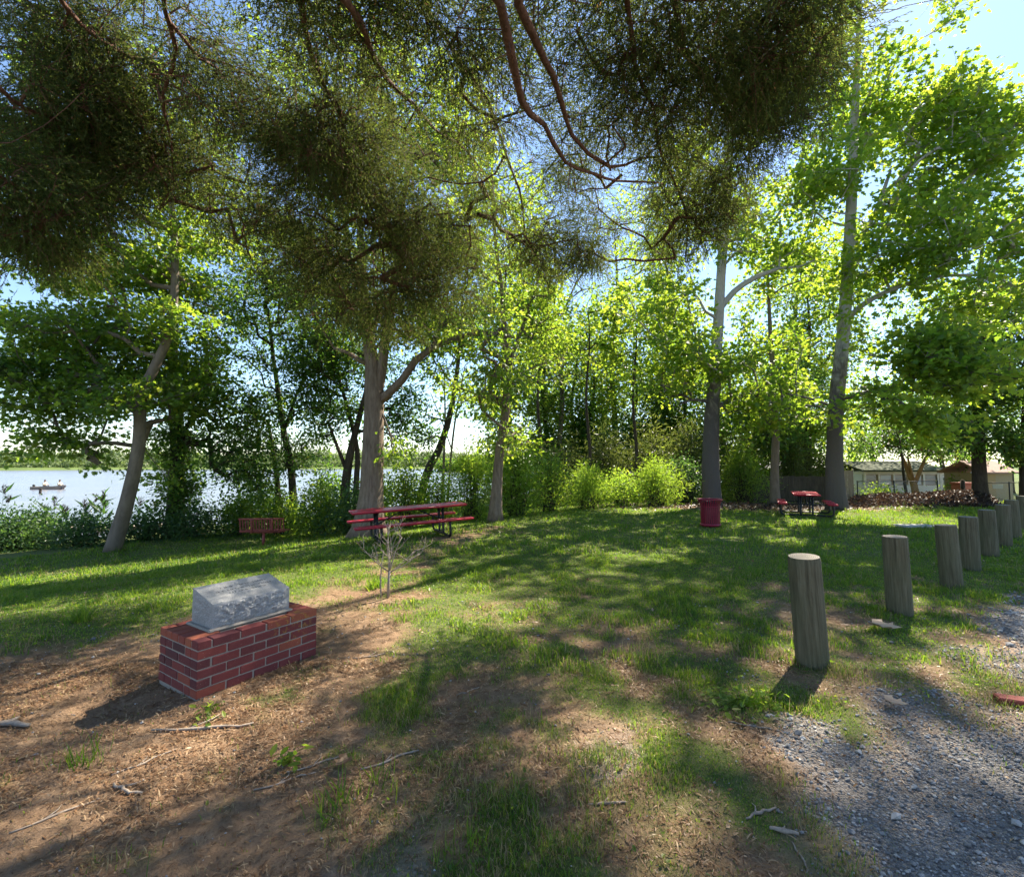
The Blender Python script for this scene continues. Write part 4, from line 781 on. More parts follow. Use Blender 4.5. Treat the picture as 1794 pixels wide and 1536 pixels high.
for i, (px, d, h, lx, ly) in enumerate([(1411, 4.12, .925, -4.0, 2), (1564, 5.58, .89, -2.2, 1), (1656, 6.7, .87, -2.4, -1), (1690, 7.8, .86, -1.0, 1), (1725, 8.95, .86, -1.8, 0), (1750, 10, .87, -.6, 1.5), (1768, 11, .88, -.3, -1), (1786, 12.3, .9, .6, 0)]):
    x = at(px, 1000 if i < 3 else 950, d)[0]; x = (px - W/2)/F*d/1.0; z = g1(x, d); POSTXY.append((x, d))
    if i < 3:
        o = post_mesh(5 + i*4).build('wooden_post', [M['post'], M['post_end']]); protos.append(o)
    else:
        o = protos[i % 3].copy(); COL.objects.link(o)
    o.location = (x, d, z - .01); o.rotation_euler = (R(ly), R(lx), i*1.9 if i > 2 else i*.7); o.scale = (1, 1, h/.9)
    # tilt is about world axes: build it from a matrix so the twist does not turn the lean
    o.rotation_euler = (Matrix.Rotation(R(lx), 3, 'Y') @ Matrix.Rotation(R(ly), 3, 'X') @ Matrix.Rotation(i*1.9, 3, 'Z')).to_euler()
    tag(o, PL[i], 'post', 'wooden posts along the gravel')

def bare_sapling():
    d = 6.15; x = at(682, 900, d)[0]; z = g1(x, d); b = MB()
    def br(p, dr, L, r, lev):
        k = 5; pts = [p]; dd = dr.copy()
        for i in range(k): dd = unit(dd + rng.normal(0, .13, 3) + np.array((0, 0, .06))); pts.append(pts[-1] + dd*L/k)
        b.tube(pts, np.linspace(r, r*.45, k + 1), 6 if r > .006 else 4)
        if lev < 3:
            for q in range((5, 4, 3)[lev]):
                t = rng.uniform(.3, .98); i = min(k - 1, int(t*k)); side = rng.normal(0, 1, 3); side[2] = abs(side[2])*.35
                br(pts[i + 1], unit(dd*.65 + unit(side)*.95), L*rng.uniform(.38, .62), r*.55, lev + 1)
    o0 = np.array((0., 0, -.04))
    b.tube([o0, (0.004, 0, .2), (.012, 0, .34)], [.019, .016, .015], 8)
    for dr, L, r in [((-.5, .1, 1), .48, .010), ((-.06, 0, 1), .46, .011), ((.3, -.1, 1), .46, .010), ((1.0, .1, .5), .46, .008), ((-1.1, 0, .5), .44, .008), ((.5, .5, .7), .42, .008), ((-.6, -.5, .6), .40, .008)]:
        br(np.array((.01, 0, .27 + rng.uniform(0, .08))), unit(np.array(dr, float)), L, r, 1)
    b.tube([(-.085, 0, -.04), (-.10, 0, .2), (-.09, 0, .42), (-.07, .02, .6)], [.010, .009, .007, .004], 6)
    br(np.array((.01, 0, .33)), unit(np.array((.06, 0, 1.))), .66, .006, 2)
    tag(b.build('bare_sapling', M['twig_grey'], None, (0, 0, 0)), 'leafless twiggy sapling growing in front of the long picnic table', 'sapling').location = (x, d, z)
bare_sapling()

# fallen sticks, leaves, slab and brick
SL = ['long crooked root like stick in the dirt below the brick memorial', 'thin stick lying left of the crooked root like one', 'small forked stick on the bare dirt at lower left', 'pale straight stick in the shade at lower left', 'pale stick beside the grass tuft at the bottom', 'short stick slanting through the lit dirt', 'thin curved stick in the middle of the thin grass',
      'straight grey stick lying flat in shaded grass', 'pale thin stick below the nearest post', 'short bent pale stick left of the gravel', 'small Y shaped pale twig by the gravel', 'stubby pale wood chip beside the gravel', 'thin pale twig at the edge of the gravel patch', 'broad brown bark piece at the left edge', 'bent stick on the dirt right of the memorial', 'thin stick at the bottom of the thin grass']
for (px, py, L, a, r, bend), lab in zip([(350, 1278, .62, 8, .011, .06), (255, 1335, .3, 48, .006, .02), (215, 1388, .22, -20, .010, .05), (95, 1432, .3, 42, .006, .01), (685, 1337, .34, 30, .007, .02), (500, 1372, .3, 26, .006, .02), (820, 1215, .2, 40, .005, .04), (1065, 1408, .2, 6, .008, .005), (1320, 1276, .30, -22, .006, .04), (1333, 1426, .2, 24, .008, .04), (1440, 1372, .1, 70, .006, .03), (1374, 1458, .12, -18, .012, .01), (1405, 1500, .16, 78, .005, .02), (18, 1262, .24, 22, .022, .02), (655, 1150, .36, 20, .007, .05), (560, 1340, .34, 34, .006, .02)], SL):
    v = at(px, py, 1.0) - np.array((0, 0, EYE)); t = -EYE/v[2]; x, y = v[0]*t, t
    b = MB(); n = 9; s_ = np.linspace(-.5, .5, n)*L; w = np.cumsum(rng.normal(0, bend*.35, n)); ca, sa = math.cos(R(a)), math.sin(R(a)); w -= w[n//2]
    X = x + s_*ca - w*sa; Yy = y + s_*sa + w*ca; P = np.stack([X, Yy, gz(X, Yy) + r*.9], -1)
    b.tube(P, r*(1 - .45*np.abs(np.linspace(-1, 1, n))), 7)
    if r > .0055:
        q = P[n//3]; b.tube([q, q + np.array((ca*.3 - sa*.25, sa*.3 + ca*.25, .03))*L*.55, q + np.array((ca*.45 - sa*.6, sa*.45 + ca*.6, .02))*L*.45], [r*.6, r*.45, r*.25], 5)
    tag(b.build('fallen_stick', M['stick'], None, tuple(P[n//2])), lab, 'stick', 'sticks lying on the ground')
def flat_leaf(px, py, s, label, mat):
    v = at(px, py, 1.0) - np.array((0, 0, EYE)); t = -EYE/v[2]; x, y = v[0]*t, t
    b = MB(); tv = np.array(TM['lobed'][0]); tv = tv + np.array((-.4, 0, 0)); a = rng.uniform(0, 6); V = tv*s; V[:, 2] = np.abs(tv[:, 1])*s*.5 + (tv[:, 0]**2)*s*.6 + .03
    V = V @ rotz(a).T; V = np.concatenate([V, V - np.array((0, 0, .002))]); k = len(tv)
    b.add(V, [np.array([f for f in TM['lobed'][1]]), np.array([f[::-1] for f in TM['lobed'][1]]) + k], 0); tag(b.build('dry_leaf', mat), label, 'leaf', 'large dry leaves').location = (x, y, g1(x, y))
flat_leaf(1550, 1107, .24, 'large curled pale leaf lying in the lit grass beside the second post', M['dry_leaf']); flat_leaf(600, 1350, .10, 'small rusty dry leaf on the needle covered dirt', M['needle'])
flat_leaf(1568, 1246, .13, 'small tan dry leaf at the edge of the gravel', M['dry_leaf'])
def at_ground(px, py):
    v = at(px, py, 1.0) - np.array((0, 0, EYE)); t = -EYE/v[2]; return v[0]*t, t
x, y = at_ground(1605, 923); b = MB(); b.box((0, 0, .01), (.95, .45, .09), bev=.02); tag(b.build('concrete_slab', M['slab']), 'pale flat concrete slab set into the grass beyond the posts', 'slab').location = (x, y, g1(x, y))
x, y = at_ground(1780, 1238); b = MB(); b.box((0, 0, .02), (.21, .1, .062), var=.8, bev=.008, M=rotz(-.4)); tag(b.build('loose_brick', M['brick']), 'broken red brick lying on the gravel at the right edge', 'brick').location = (x, y, g1(x, y))

# small weeds standing alone on the dirt
WL = ['small leafy weed below the corner of the brick base', 'little weed just under the one at the brick base', 'bushy grass tuft in the lit dirt, bottom middle', 'small grass tuft right of the lit stick', 'leafy clover patch left of the gravel, below the first post', 'bright little weed at the foot of the first post', 'tall grass tuft at the bottom edge', 'bright grass clump at the foot of the bare sapling', 'bright grass tuft on the dirt left of the sapling foot', 'bright grass clump on the left lawn edge, above the memorial', 'small green weed between lit sticks', 'dark grass tuft on shaded dirt at lower left']
for (px, py, s, n, kind), lab in zip([(371, 1245, .05, 16, 'oval'), (365, 1262, .04, 10, 'oval'), (590, 1412, .12, 60, 'blade'), (655, 1385, .11, 40, 'blade'), (1300, 1238, .05, 130, 'oval'), (1446, 1172, .05, 24, 'oval'), (820, 1500, .11, 60, 'blade'), (655, 1030, .17, 150, 'blade'), (706, 1090, .12, 70, 'blade'), (140, 1085, .17, 160, 'blade'), (506, 1340, .06, 18, 'oval'), (140, 1335, .12, 60, 'blade')], WL):
    x, y = at_ground(px, py); b = MB(); sp = .045 if n < 30 else .13 if kind == 'oval' else .06
    xy = np.stack([x + rng.normal(0, sp, n), y + rng.normal(0, sp, n)], -1); P = np.column_stack([xy, gz(xy[:, 0], xy[:, 1]) + (rng.uniform(.01, .07, n) if kind == 'oval' else -.005)])
    if kind == 'oval':
        for q in P: b.tube([(x, y, g1(x, y) - .01), ((x + q[0])/2, (y + q[1])/2, q[2] + .012), q], [.0022, .0018, .0012], 3, var=.4, cap=False)
    if kind == 'oval': put_leaves(b, P, unit(rng.normal(0, 1, (n, 3))*np.array((1, 1, .2))), s, 'oval', -.1, 1.6)
    else: put_leaves(b, P, np.tile((0, 0, 1.1), (n, 1)), s, 'blade', 0, .2, np.clip(rng.random(n)*.7, 0, 1), jit=.38)
    tag(b.build('weed', M['grass'] if kind == 'blade' else M['leaf_shrub'], None, (x, y, g1(x, y))), lab, 'weed', 'weeds and tufts on the dirt')

# ================================================================== THE RIVER BANK AND THE BOAT
for i, (px, py, s) in enumerate([(120, 930, .55), (135, 924, .5), (152, 926, .75), (168, 921, .6), (178, 925, .45), (142, 934, .5), (230, 918, .6), (245, 921, .55), (262, 917, .5), (108, 926, .5)]):
    d = 22.5; p = at(px, py, d); b = MB(); n = 60; u = unit(rng.normal(0, 1, (n, 3)))*np.array((1, .8, .55))*s*.5
    bm = bmesh.new()
    for q in u: bm.verts.new(q)
    bmesh.ops.convex_hull(bm, input=bm.verts[:]); bmesh.ops.bevel(bm, geom=bm.edges[:], offset=.012, segments=1, affect='EDGES'); bm.verts.index_update()
    me = bpy.data.meshes.new('shore_rock'); bm.to_mesh(me); bm.free(); me.materials.append(M['rock']); o = bpy.data.objects.new('shore_rock', me); COL.objects.link(o)
    o.location = (p[0], d + (i % 3)*.3, g1(p[0], d) + s*.12 + .12); o.rotation_euler[2] = i
    tag(o, 'tan boulder of the rocky shore showing between the bank plants beside the leaning trunk', 'rock', 'boulders along the river shore')
for i, (px, h, d) in enumerate([(6, 100, 16.4), (22, 84, 16.6), (88, 60, 17), (100, 72, 17), (112, 58, 17.2), (146, 64, 17), (157, 56, 17.1), (168, 72, 17.2), (178, 78, 17), (186, 70, 17.2), (194, 60, 17.2), (120, 52, 16.8), (250, 60, 17.6), (268, 52, 17.6)]):
    x = at(px, 800, d)[0]; z = g1(x, d); hh = h/F*d; b = MB(); cv = rng.normal(0, .12)
    pts = [np.array((cv*t*t, rng.normal(0, .01), t*hh)) for t in np.linspace(0, 1, 7)]; b.tube(pts, np.linspace(.009, .004, 7), 5, var=.6)
    P = np.array([pts[2 + q % 5]*1.0 for q in range(14)]) + rng.normal(0, .03, (14, 3)); put_leaves(b, P, np.column_stack([rng.choice([-1, 1], 14)*.8, rng.normal(0, .5, 14), np.full(14, .9)]), .42, 'narrow', 0, .4, rng.random(14)*.5, jit=.2)
    k = 40; tip_ = pts[-1] + np.stack([rng.normal(.02, .03, k), rng.normal(0, .03, k), rng.uniform(-.1, .2, k)], -1); put_leaves(b, tip_, np.tile((.2, 0, .9), (k, 1)), .13, 'narrow', 0, .3, np.full(k, .2), jit=.35, mat=1)
    tag(b.build('reed', [M['leaf_under'], M['dead_leaf']]), 'tall feathery topped reed standing against the river among the bank bushes', 'reed', 'reeds on the river bank').location = (x, d, z)

def person(name, label, loc, rz, flip):
    e = empty(name, loc, label, 'person', None, rz)
    bm = bmesh.new(); sk = bm.verts.layers.skin.verify()
    J = [((0, 0, 0), .15), ((0, 0, .16), .14), ((0, .02, .34), .17), ((0, .01, .47), .14), ((0, .02, .55), .06), ((0, .03, .64), .085), ((0, .035, .72), .10), ((0, .03, .80), .075),
         ((.19, .02, .45), .065), ((.25, .10, .22), .05), ((.2, .32, .18), .04), ((.18, .40, .18), .035), ((-.19, .02, .45), .065), ((-.25, .10, .22), .05), ((-.2, .32, .18), .04), ((-.18, .40, .18), .035),
         ((.1, .05, -.02), .10), ((.13, .42, .03), .075), ((.13, .46, -.36), .05), ((.13, .58, -.40), .04), ((-.1, .05, -.02), .10), ((-.13, .42, .03), .075), ((-.13, .46, -.36), .05), ((-.13, .58, -.40), .04)]
    vs = [bm.verts.new(p) for p, r in J]
    for v_, (p, r) in zip(vs, J): v_[sk].radius = (r, r)
    vs[0][sk].use_root = True
    for a, c in [(0, 1), (1, 2), (2, 3), (3, 4), (4, 5), (5, 6), (6, 7), (3, 8), (8, 9), (9, 10), (10, 11), (3, 12), (12, 13), (13, 14), (14, 15), (0, 16), (16, 17), (17, 18), (18, 19), (0, 20), (20, 21), (21, 22), (22, 23)]: bm.edges.new((vs[a], vs[c]))
    me = bpy.data.meshes.new('body'); bm.to_mesh(me); bm.free(); me.materials.append(M['skin']); o = bpy.data.objects.new('body', me); COL.objects.link(o); o.parent = e
    o.modifiers.new('skin', 'SKIN'); s = o.modifiers.new('sub', 'SUBSURF'); s.levels = s.render_levels = 1
    b = MB(); b.lathe([(.17, -.02), (.185, .15), (.215, .34), (.20, .46), (.09, .535)], (0, .015, 0), 16, caps=(True, False))
    for sx in (-1, 1): b.tube([(sx*.17, .02, .46), (sx*.235, .07, .30), (sx*.255, .12, .21)], [.095, .08, .07], 10)
    b.build('shirt', M['shirt'], e)
    b = MB(); b.lathe([(.112, .72), (.115, .77), (.09, .835), (.02, .86)], (0, .033, 0), 16); b.box((0, .15, .735), (.15, .12, .015), bev=.006); b.build('cap', M['hat'], e)
    b = MB()
    for sx in (-1, 1): b.tube([(sx*.1, .0, -.02), (sx*.13, .42, .03), (sx*.13, .46, -.30)], [.125, .10, .075], 10)
    b.build('trousers', M['trousers'], e)
def boat():
    d = 61.; x0 = at(91, 800, d)[0]; z = WATER; e = empty('rowing_boat', (x0, d, z), 'small flat grey fishing boat carrying two people on the river', 'boat')
    n = 15; L = 4.0; V = []; t = np.linspace(0, 1, n)
    hw = .62*np.clip(1 - np.maximum(0, (t - .5)/.5)**2.0, .03, 1); shear = .34 + .20*t**3; keel = -.14 + .42*np.maximum(0, (t - .66)/.34)**2
    for i in range(n):
        x = -L/2 + L*t[i]
        for yy, zz in ((-hw[i], shear[i]), (-hw[i]*.86, keel[i] + .05), (0, keel[i]), (hw[i]*.86, keel[i] + .05), (hw[i], shear[i]), (hw[i]*.94, shear[i]), (hw[i]*.8, keel[i] + .12), (0, keel[i] + .1), (-hw[i]*.8, keel[i] + .12), (-hw[i]*.94, shear[i])): V.append((x, yy, zz))
    i = np.arange(n - 1)[:, None]*10; j = np.arange(10); k = (j + 1) % 10
    b = MB(); b.add(V, [np.stack([i + j, i + k, i + 10 + k, i + 10 + j], -1).reshape(-1, 4), np.arange(5)[None], (np.arange(5)[::-1] + (n - 1)*10)[None]]); b.box((-L/2 + .03, 0, .11), (.05, 1.2, .42)); b.build('hull', M['boat_hull'], e)
    for xx in (-.75, 1.15):
        s = MB(); s.box((xx, 0, .22), (.28, 1.05, .05), bev=.01); s.build('seat', M['slab'], e)
    m = MB(); m.box((-L/2 - .12, 0, .46), (.24, .26, .3), bev=.06); m.tube([(-L/2 - .12, 0, .5), (-L/2 - .12, 0, -.35)], .05, 8); m.build('outboard_motor', M['black_metal'], e)
    person('person', 'person in pale shirt and dark cap seated at the stern of the boat', (x0 - .75, d, z + .36), R(-90), 1)
    person('person', 'person in pale shirt and dark cap seated near the bow of the boat', (x0 + 1.15, d, z + .36), R(-90), 1)
boat()
d = 52; b = MB(); b.tube([(0, 0, -1), (0, 0, .18), (.01, 0, .42)], [.13, .12, .11], 10); b.box((0, 0, .47), (.34, .26, .1), bev=.03); tag(b.build('mooring_stake', M['bark_dark']), 'short dark stake standing in the water in front of the boat', 'stake').location = (at(74, 800, d)[0], d, WATER)

# ================================================================== THE YARD BEHIND THE LAWN, RIGHT
def cottage():
    d = 33.; xl, xr = at(1516, 800, d)[0], at(1640, 800, d)[0]; zb = g1((xl + xr)/2, d) - .1; ze = at(1580, 826, d)[2]; D = 4.5
    c = ((xl + xr)/2, d, zb); e = empty('cottage', c, 'low pale cottage with a row of windows under a mossy roof', 'cottage', None, R(-4))
    w = xr - xl; h = ze - zb; b = MB(); b.box((0, D/2, h*.29), (w, D, h*.58)); b.box((0, D/2, h*.96), (w, D, h*.08))
    b.box((0, D/2 + .15, h*.75), (w - .1, D - .3, h*.34), mat=1)
    nwin = 5; sp = w/nwin
    for i in range(nwin + 1): b.box((-w/2 + i*sp + (.06 if i == 0 else -.06 if i == nwin else 0), .06, h*.75), (.12, .12, h*.34))
    b.build('wall', [M['siding'], M['curtain']], e)
    for i in range(nwin):
        f = MB(); cx = -w/2 + (i + .5)*sp; q = sp*.5 - .1
        for a, c_, s in (((cx - q), h*.75, (.05, .05, h*.33)), ((cx + q), h*.75, (.05, .05, h*.33)), (cx, h*.905, (sp - .2, .05, .05)), (cx, h*.595, (sp - .2, .05, .05)), (cx, h*.75, (sp - .2, .05, .04))): f.box((a, .09, c_), s)
        fr = f.build('window', M['trim_wood'], e); g = MB(); g.box((cx, .105, h*.75), (sp - .25, .012, h*.30)); g.build('pane', M['window_glass'] if i % 2 == 0 else M['curtain'], fr)
    r = MB(); ov = .35; V = [(-w/2 - ov, -ov, h), (w/2 + ov, -ov, h), (w/2 + ov, D + ov, h), (-w/2 - ov, D + ov, h), (-w/2 - ov, D/2, h + .62), (w/2 + ov, D/2, h + .62)]; V = V + [(a, b_, c_ + .12) for a, b_, c_ in V]
    r.add(V, [np.array([(0, 4, 5, 1), (3, 2, 5, 4), (6, 7, 11, 10), (9, 10, 11, 8), (0, 1, 7, 6), (2, 3, 9, 8), (1, 5, 11, 7), (5, 2, 8, 11), (4, 0, 6, 10), (3, 4, 10, 9)])]); r.build('roof', M['moss_roof'], e)
    p = MB(); p.box((w/2 + .62, .9, h*.5), (1.0, 1.6, h)); p.box((w/2 + .62, .85, h + .06), (1.3, 1.9, .12)); pb = p.build('porch', M['siding'], e); q = MB(); q.box((w/2 + .62, .09, h*.62), (.55, .02, h*.4)); q.build('pane', M['window_glass'], pb)
cottage()
def shed():
    d = 26.; xl, xr = at(1720, 800, d)[0], at(1774, 800, d)[0]; zb = g1((xl + xr)/2, d) - .1; ze = at(1750, 829, d)[2]; w = xr - xl; D = 2.2
    h = max(1.9, ze - zb); zb = ze - h; e = empty('garden_shed', ((xl + xr)/2, d, zb), 'small tan garden shed with a pinkish brown shingle roof', 'shed', None, R(5)); b = MB(); b.box((0, D/2, h/2), (w, D, h)); b.build('wall', M['tan_panel2'], e)
    p = MB(); p.box((-w/2 + w*.19, -.015, h*.5), (w*.38, .03, h*.96)); p.build('door', M['tan_panel'], e)
    r = MB(); o = .22; V = [(-w/2 - o, -o, h - .02), (w/2 + o, -o, h - .02), (w/2 + o, D/2, h + .62), (-w/2 - o, D/2, h + .62), (-w/2 - o, D + o, h - .02), (w/2 + o, D + o, h - .02)]; V = V + [(a, b_, c_ + .09) for a, b_, c_ in V]
    r.add(V, [np.array([(0, 3, 2, 1), (3, 4, 5, 2), (6, 7, 8, 9), (9, 8, 11, 10), (0, 1, 7, 6), (4, 10, 11, 5), (1, 2, 8, 7), (2, 5, 11, 8), (3, 0, 6, 9), (4, 3, 9, 10)])]); r.build('roof', M['brown_roof'], e)
shed()
def far_house():
    d = 44.; xl, xr = at(1330, 800, d)[0], at(1455, 800, d)[0]; w = xr - xl; zb = g1((xl + xr)/2, d) - .2; e = empty('house', ((xl + xr)/2, d, zb), 'house with a pale roof glimpsed through the bamboo behind the far table', 'house')
    ze = at(1390, 826, d)[2]; h = ze - zb; b = MB(); b.box((0, 3, h/2), (w, 6, h)); b.build('wall', M['siding'], e); r = MB()
    for i in range(2):
        f = MB(); f.box((-w*.2 + i*w*.4, -.03, h*.55), (1.1, .08, 1.2)); fr = f.build('window', M['trim_wood'], e); g = MB(); g.box((-w*.2 + i*w*.4, -.08, h*.55), (.95, .02, 1.05)); g.build('pane', M['window_glass'], fr)
    V = [(-w/2 - .4, -.4, h), (w/2 + .4, -.4, h), (w/2 + .4, 3, h + 1.3), (-w/2 - .4, 3, h + 1.3), (-w/2 - .4, 6.4, h), (w/2 + .4, 6.4, h)]; V = V + [(a, b_, c_ + .15) for a, b_, c_ in V]
    r.add(V, [np.array([(0, 3, 2, 1), (3, 4, 5, 2), (6, 7, 8, 9), (9, 8, 11, 10), (0, 1, 7, 6), (4, 10, 11, 5), (1, 2, 8, 7), (2, 5, 11, 8), (3, 0, 6, 9), (4, 3, 9, 10)])]); r.build('roof', M['white_roof'], e)
far_house()
def canopy():
    d = 34.; x = at(1676, 800, d)[0]; zb = g1(x, d); zt = at(1676, 822, d)[2]; ze = at(1676, 836, d)[2]; e = empty('canopy_tent', (x, d, zb), 'white peaked canopy tent between the cottage and the small shed', 'canopy'); w = 1.7
    b = MB(); V = [(-w, -w, ze - zb), (w, -w, ze - zb), (w, w, ze - zb), (-w, w, ze - zb), (0, 0, zt - zb)] ; V2 = [(a, c, q - .25) for a, c, q in V[:4]]
    b.add(V + V2, [np.array([(0, 1, 4), (1, 2, 4), (2, 3, 4), (3, 0, 4)]), np.array([(5, 6, 1, 0), (6, 7, 2, 1), (7, 8, 3, 2), (8, 5, 0, 3)])]); b.build('canopy_top', M['white_canvas'], e)
    for sx in (-1, 1):
        for sy in (-1, 1): MB().tube([(sx*(w - .03), sy*(w - .03), 0), (sx*(w - .03), sy*(w - .03), ze - zb)], .03, 8).build('leg', M['grey_metal'], e)
canopy()
def box_():
    d = 25.; x = at(1692, 800, d)[0]; zt = at(1692, 845, d)[2]; zb = min(g1(x, d), zt - .75); e = empty('storage_box', (x, d, zb), 'orange red storage box standing left of the small shed', 'box'); b = MB(); h = zt - zb; b.box((0, .3, h*.46), (.68, .6, h*.92), bev=.04); b.build('body', M['orange_box'], e)
    l = MB(); l.box((0, .3, h*.96), (.74, .66, h*.08), bev=.02); l.build('lid', M['orange_box'], e); q = MB(); q.tube(spline([(-.12, -.01, h*.62), (-.06, -.05, h*.55), (.06, -.05, h*.55), (.12, -.01, h*.62)], .03), .02, 6); q.build('handle', M['black_metal'], e)
box_()
def wire_fence(pxs, d0, d1, ytop, label, name='chain_link_fence', sign=False):
    n = len(pxs); ds = np.linspace(d0, d1, n); P = [np.array((at(px, 800, d)[0], d)) for px, d in zip(pxs, ds)]; zt = [at(px, ytop, d)[2] for px, d in zip(pxs, ds)]; zb = [g1(*p) for p in P]
    zt = [max(t, b_ + .95) for t, b_ in zip(zt, zb)]
    o = np.array((P[0][0], P[0][1], zb[0])); e = empty(name, tuple(o), label, 'fence')
    for p, t, b_ in zip(P, zt, zb): MB().tube([(p[0], p[1], b_ - .1), (p[0], p[1], t + .04)], .028, 8).build('post', M['black_metal'], e, tuple(o))
    r = MB()
    for i in range(n - 1): r.tube([(P[i][0], P[i][1], zt[i]), (P[i + 1][0], P[i + 1][1], zt[i + 1])], .02, 6)
    r.build('rail', M['black_metal'], e, tuple(o)); w = MB()
    for i in range(n - 1):
        L = np.linalg.norm(P[i + 1] - P[i]); h = zt[i] - zb[i]; m = int(L/.11)
        for k in range(-int(h/.11), m):
            for s in (1, -1):
                a0, a1 = k*.11, k*.11 + h; c0, c1 = max(a0, 0), min(a1, L)
                if c1 <= c0: continue
                f0, f1 = (c0 - a0)/h, (c1 - a0)/h
                if s < 0: f0, f1 = 1 - f0, 1 - f1
                q0 = P[i] + (P[i + 1] - P[i])*c0/L; q1 = P[i] + (P[i + 1] - P[i])*c1/L
                w.tube([(q0[0], q0[1], zb[i] + h*f0), (q1[0], q1[1], zb[i] + h*f1)], .0028, 3, cap=False)
    w.build('wire_mesh', M['grey_metal'], e, tuple(o))
    if sign:
        g = MB(); p = (P[0] + P[1])/2; g.box((p[0], p[1] - .04, zt[0] - .18), (.5, .015, .2), bev=.003); g.build('sign_plate', M['slab'], e, tuple(o))
wire_fence([1500, 1564, 1640], 24.5, 24.5, 843, 'chain link fence on thin dark posts in front of the pale cottage')
wire_fence([1722, 1765, 1783], 22.6, 22.4, 850, 'dark metal gate with a small pale plate before the small shed', 'metal_gate', True)
def board_fence(px0, px1, d0, d1, ytop, mat, label):
    x0, x1 = at(px0, 800, d0)[0], at(px1, 800, d1)[0]; L = math.hypot(x1 - x0, d1 - d0); rz = math.atan2(d1 - d0, x1 - x0); zb = g1((x0 + x1)/2, (d0 + d1)/2); zt = at((px0 + px1)/2, ytop, (d0 + d1)/2)[2]; h = max(.9, zt - zb)
    e = empty('board_fence', (x0, d0, zb), label, 'fence', None, rz); b = MB(); n = max(2, int(L/.15))
    for i in range(n): b.box(((i + .5)*L/n, 0, h/2 + rng.normal(0, .012)), (L/n - .008, .022, h))
    b.build('boards', M[mat], e); r = MB()
    for q in (.25, .8): r.box((L/2, .04, h*q), (L, .045, .09))
    r.build('rail', M[mat], e)
    for i in range(int(L/2.4) + 2): MB().box((min(i*2.4, L - .05) + .05, .10, h*.5), (.09, .09, h), bev=.006).build('post', M[mat], e)
board_fence(1318, 1460, 24.5, 24, 834, 'fence_wood', 'dark shaded board fence behind the far picnic table')
board_fence(1474, 1492, 22.5, 22.3, 824, 'pale_board', 'short pale board fence panel right of the pale barked sycamore')
b = MB(); d = 23; x = at(1684, 800, d)[0]; b.tube([(0, 0, -.2), (0, 0, 1.1)], [.10, .09], 12); b.lathe([(.09, 1.1), (.06, 1.13), (.02, 1.14)], sides=12); tag(b.build('gate_post', M['bark_dark']), 'stout dark wooden post left of the orange red box', 'post').location = (x, d, g1(x, d))
def brush_pile():
    b = MB(); n = 30000; px = rng.uniform(1476, 1745, n); d = rng.uniform(19.2, 23.4, n); x = (px - W/2)/F*d; t = (px - 1476)/269; prof = np.exp(-((d - 21.6)/1.1)**2)*(.30 + .55*np.clip(t*1.6, 0, 1))*(.55 + .9*fbm(x, d, .9, 3, 91)); prof = np.clip(prof*sst(0, .08, t)*sst(0, .10, 1 - t), 0, 1)
    z = gz(x, d) + prof*rng.random(n)**.35*.72; P = np.stack([x, d, z + .01], -1); lit = rng.random(n); v = np.where(lit > .965, .98, lit*.85)  # a random few leaves pale, the rest dark
    put_leaves(b, P, unit(rng.normal(0, 1, (n, 3))), .12, 'oak', .1, .9, v)
    for i in range(320):
        j = rng.integers(n); p = P[j]; q = unit(rng.normal(0, 1, 3)*np.array((1, 1, .3)))*rng.uniform(.15, .5); b.tube([p - q, p + rng.normal(0, .03, 3), p + q], [.008, .01, .004], 4, mat=1, var=.4)
    ii = np.linspace(0, 1, 40); jj = np.linspace(19.2, 23.4, 14); A, D = np.meshgrid(ii, jj, indexing='ij'); X = (1476 + A*269 - W/2)/F*D; pr = np.exp(-((D - 21.6)/1.1)**2)*(.30 + .55*np.clip(A*1.6, 0, 1))*(.55 + .9*fbm(X, D, .9, 3, 91))*sst(0, .08, A)*sst(0, .10, 1 - A)
    i = np.arange(39)[:, None]*14; j = np.arange(13); b.add(np.stack([X, D, gz(X, D) + pr*.5 - .02], -1).reshape(-1, 3), np.stack([i + j, i + 14 + j, i + 15 + j, i + j + 1], -1).reshape(-1, 4), 0, .15)
    x0 = at(1600, 800, 21)[0]; tag(b.build('brush_pile', [M['dead_leaf'], M['bark_dark']], None, (x0, 21, g1(x0, 21))), 'long low heap of dead brown leaves and twigs along the lawn edge', 'brush pile')
brush_pile()

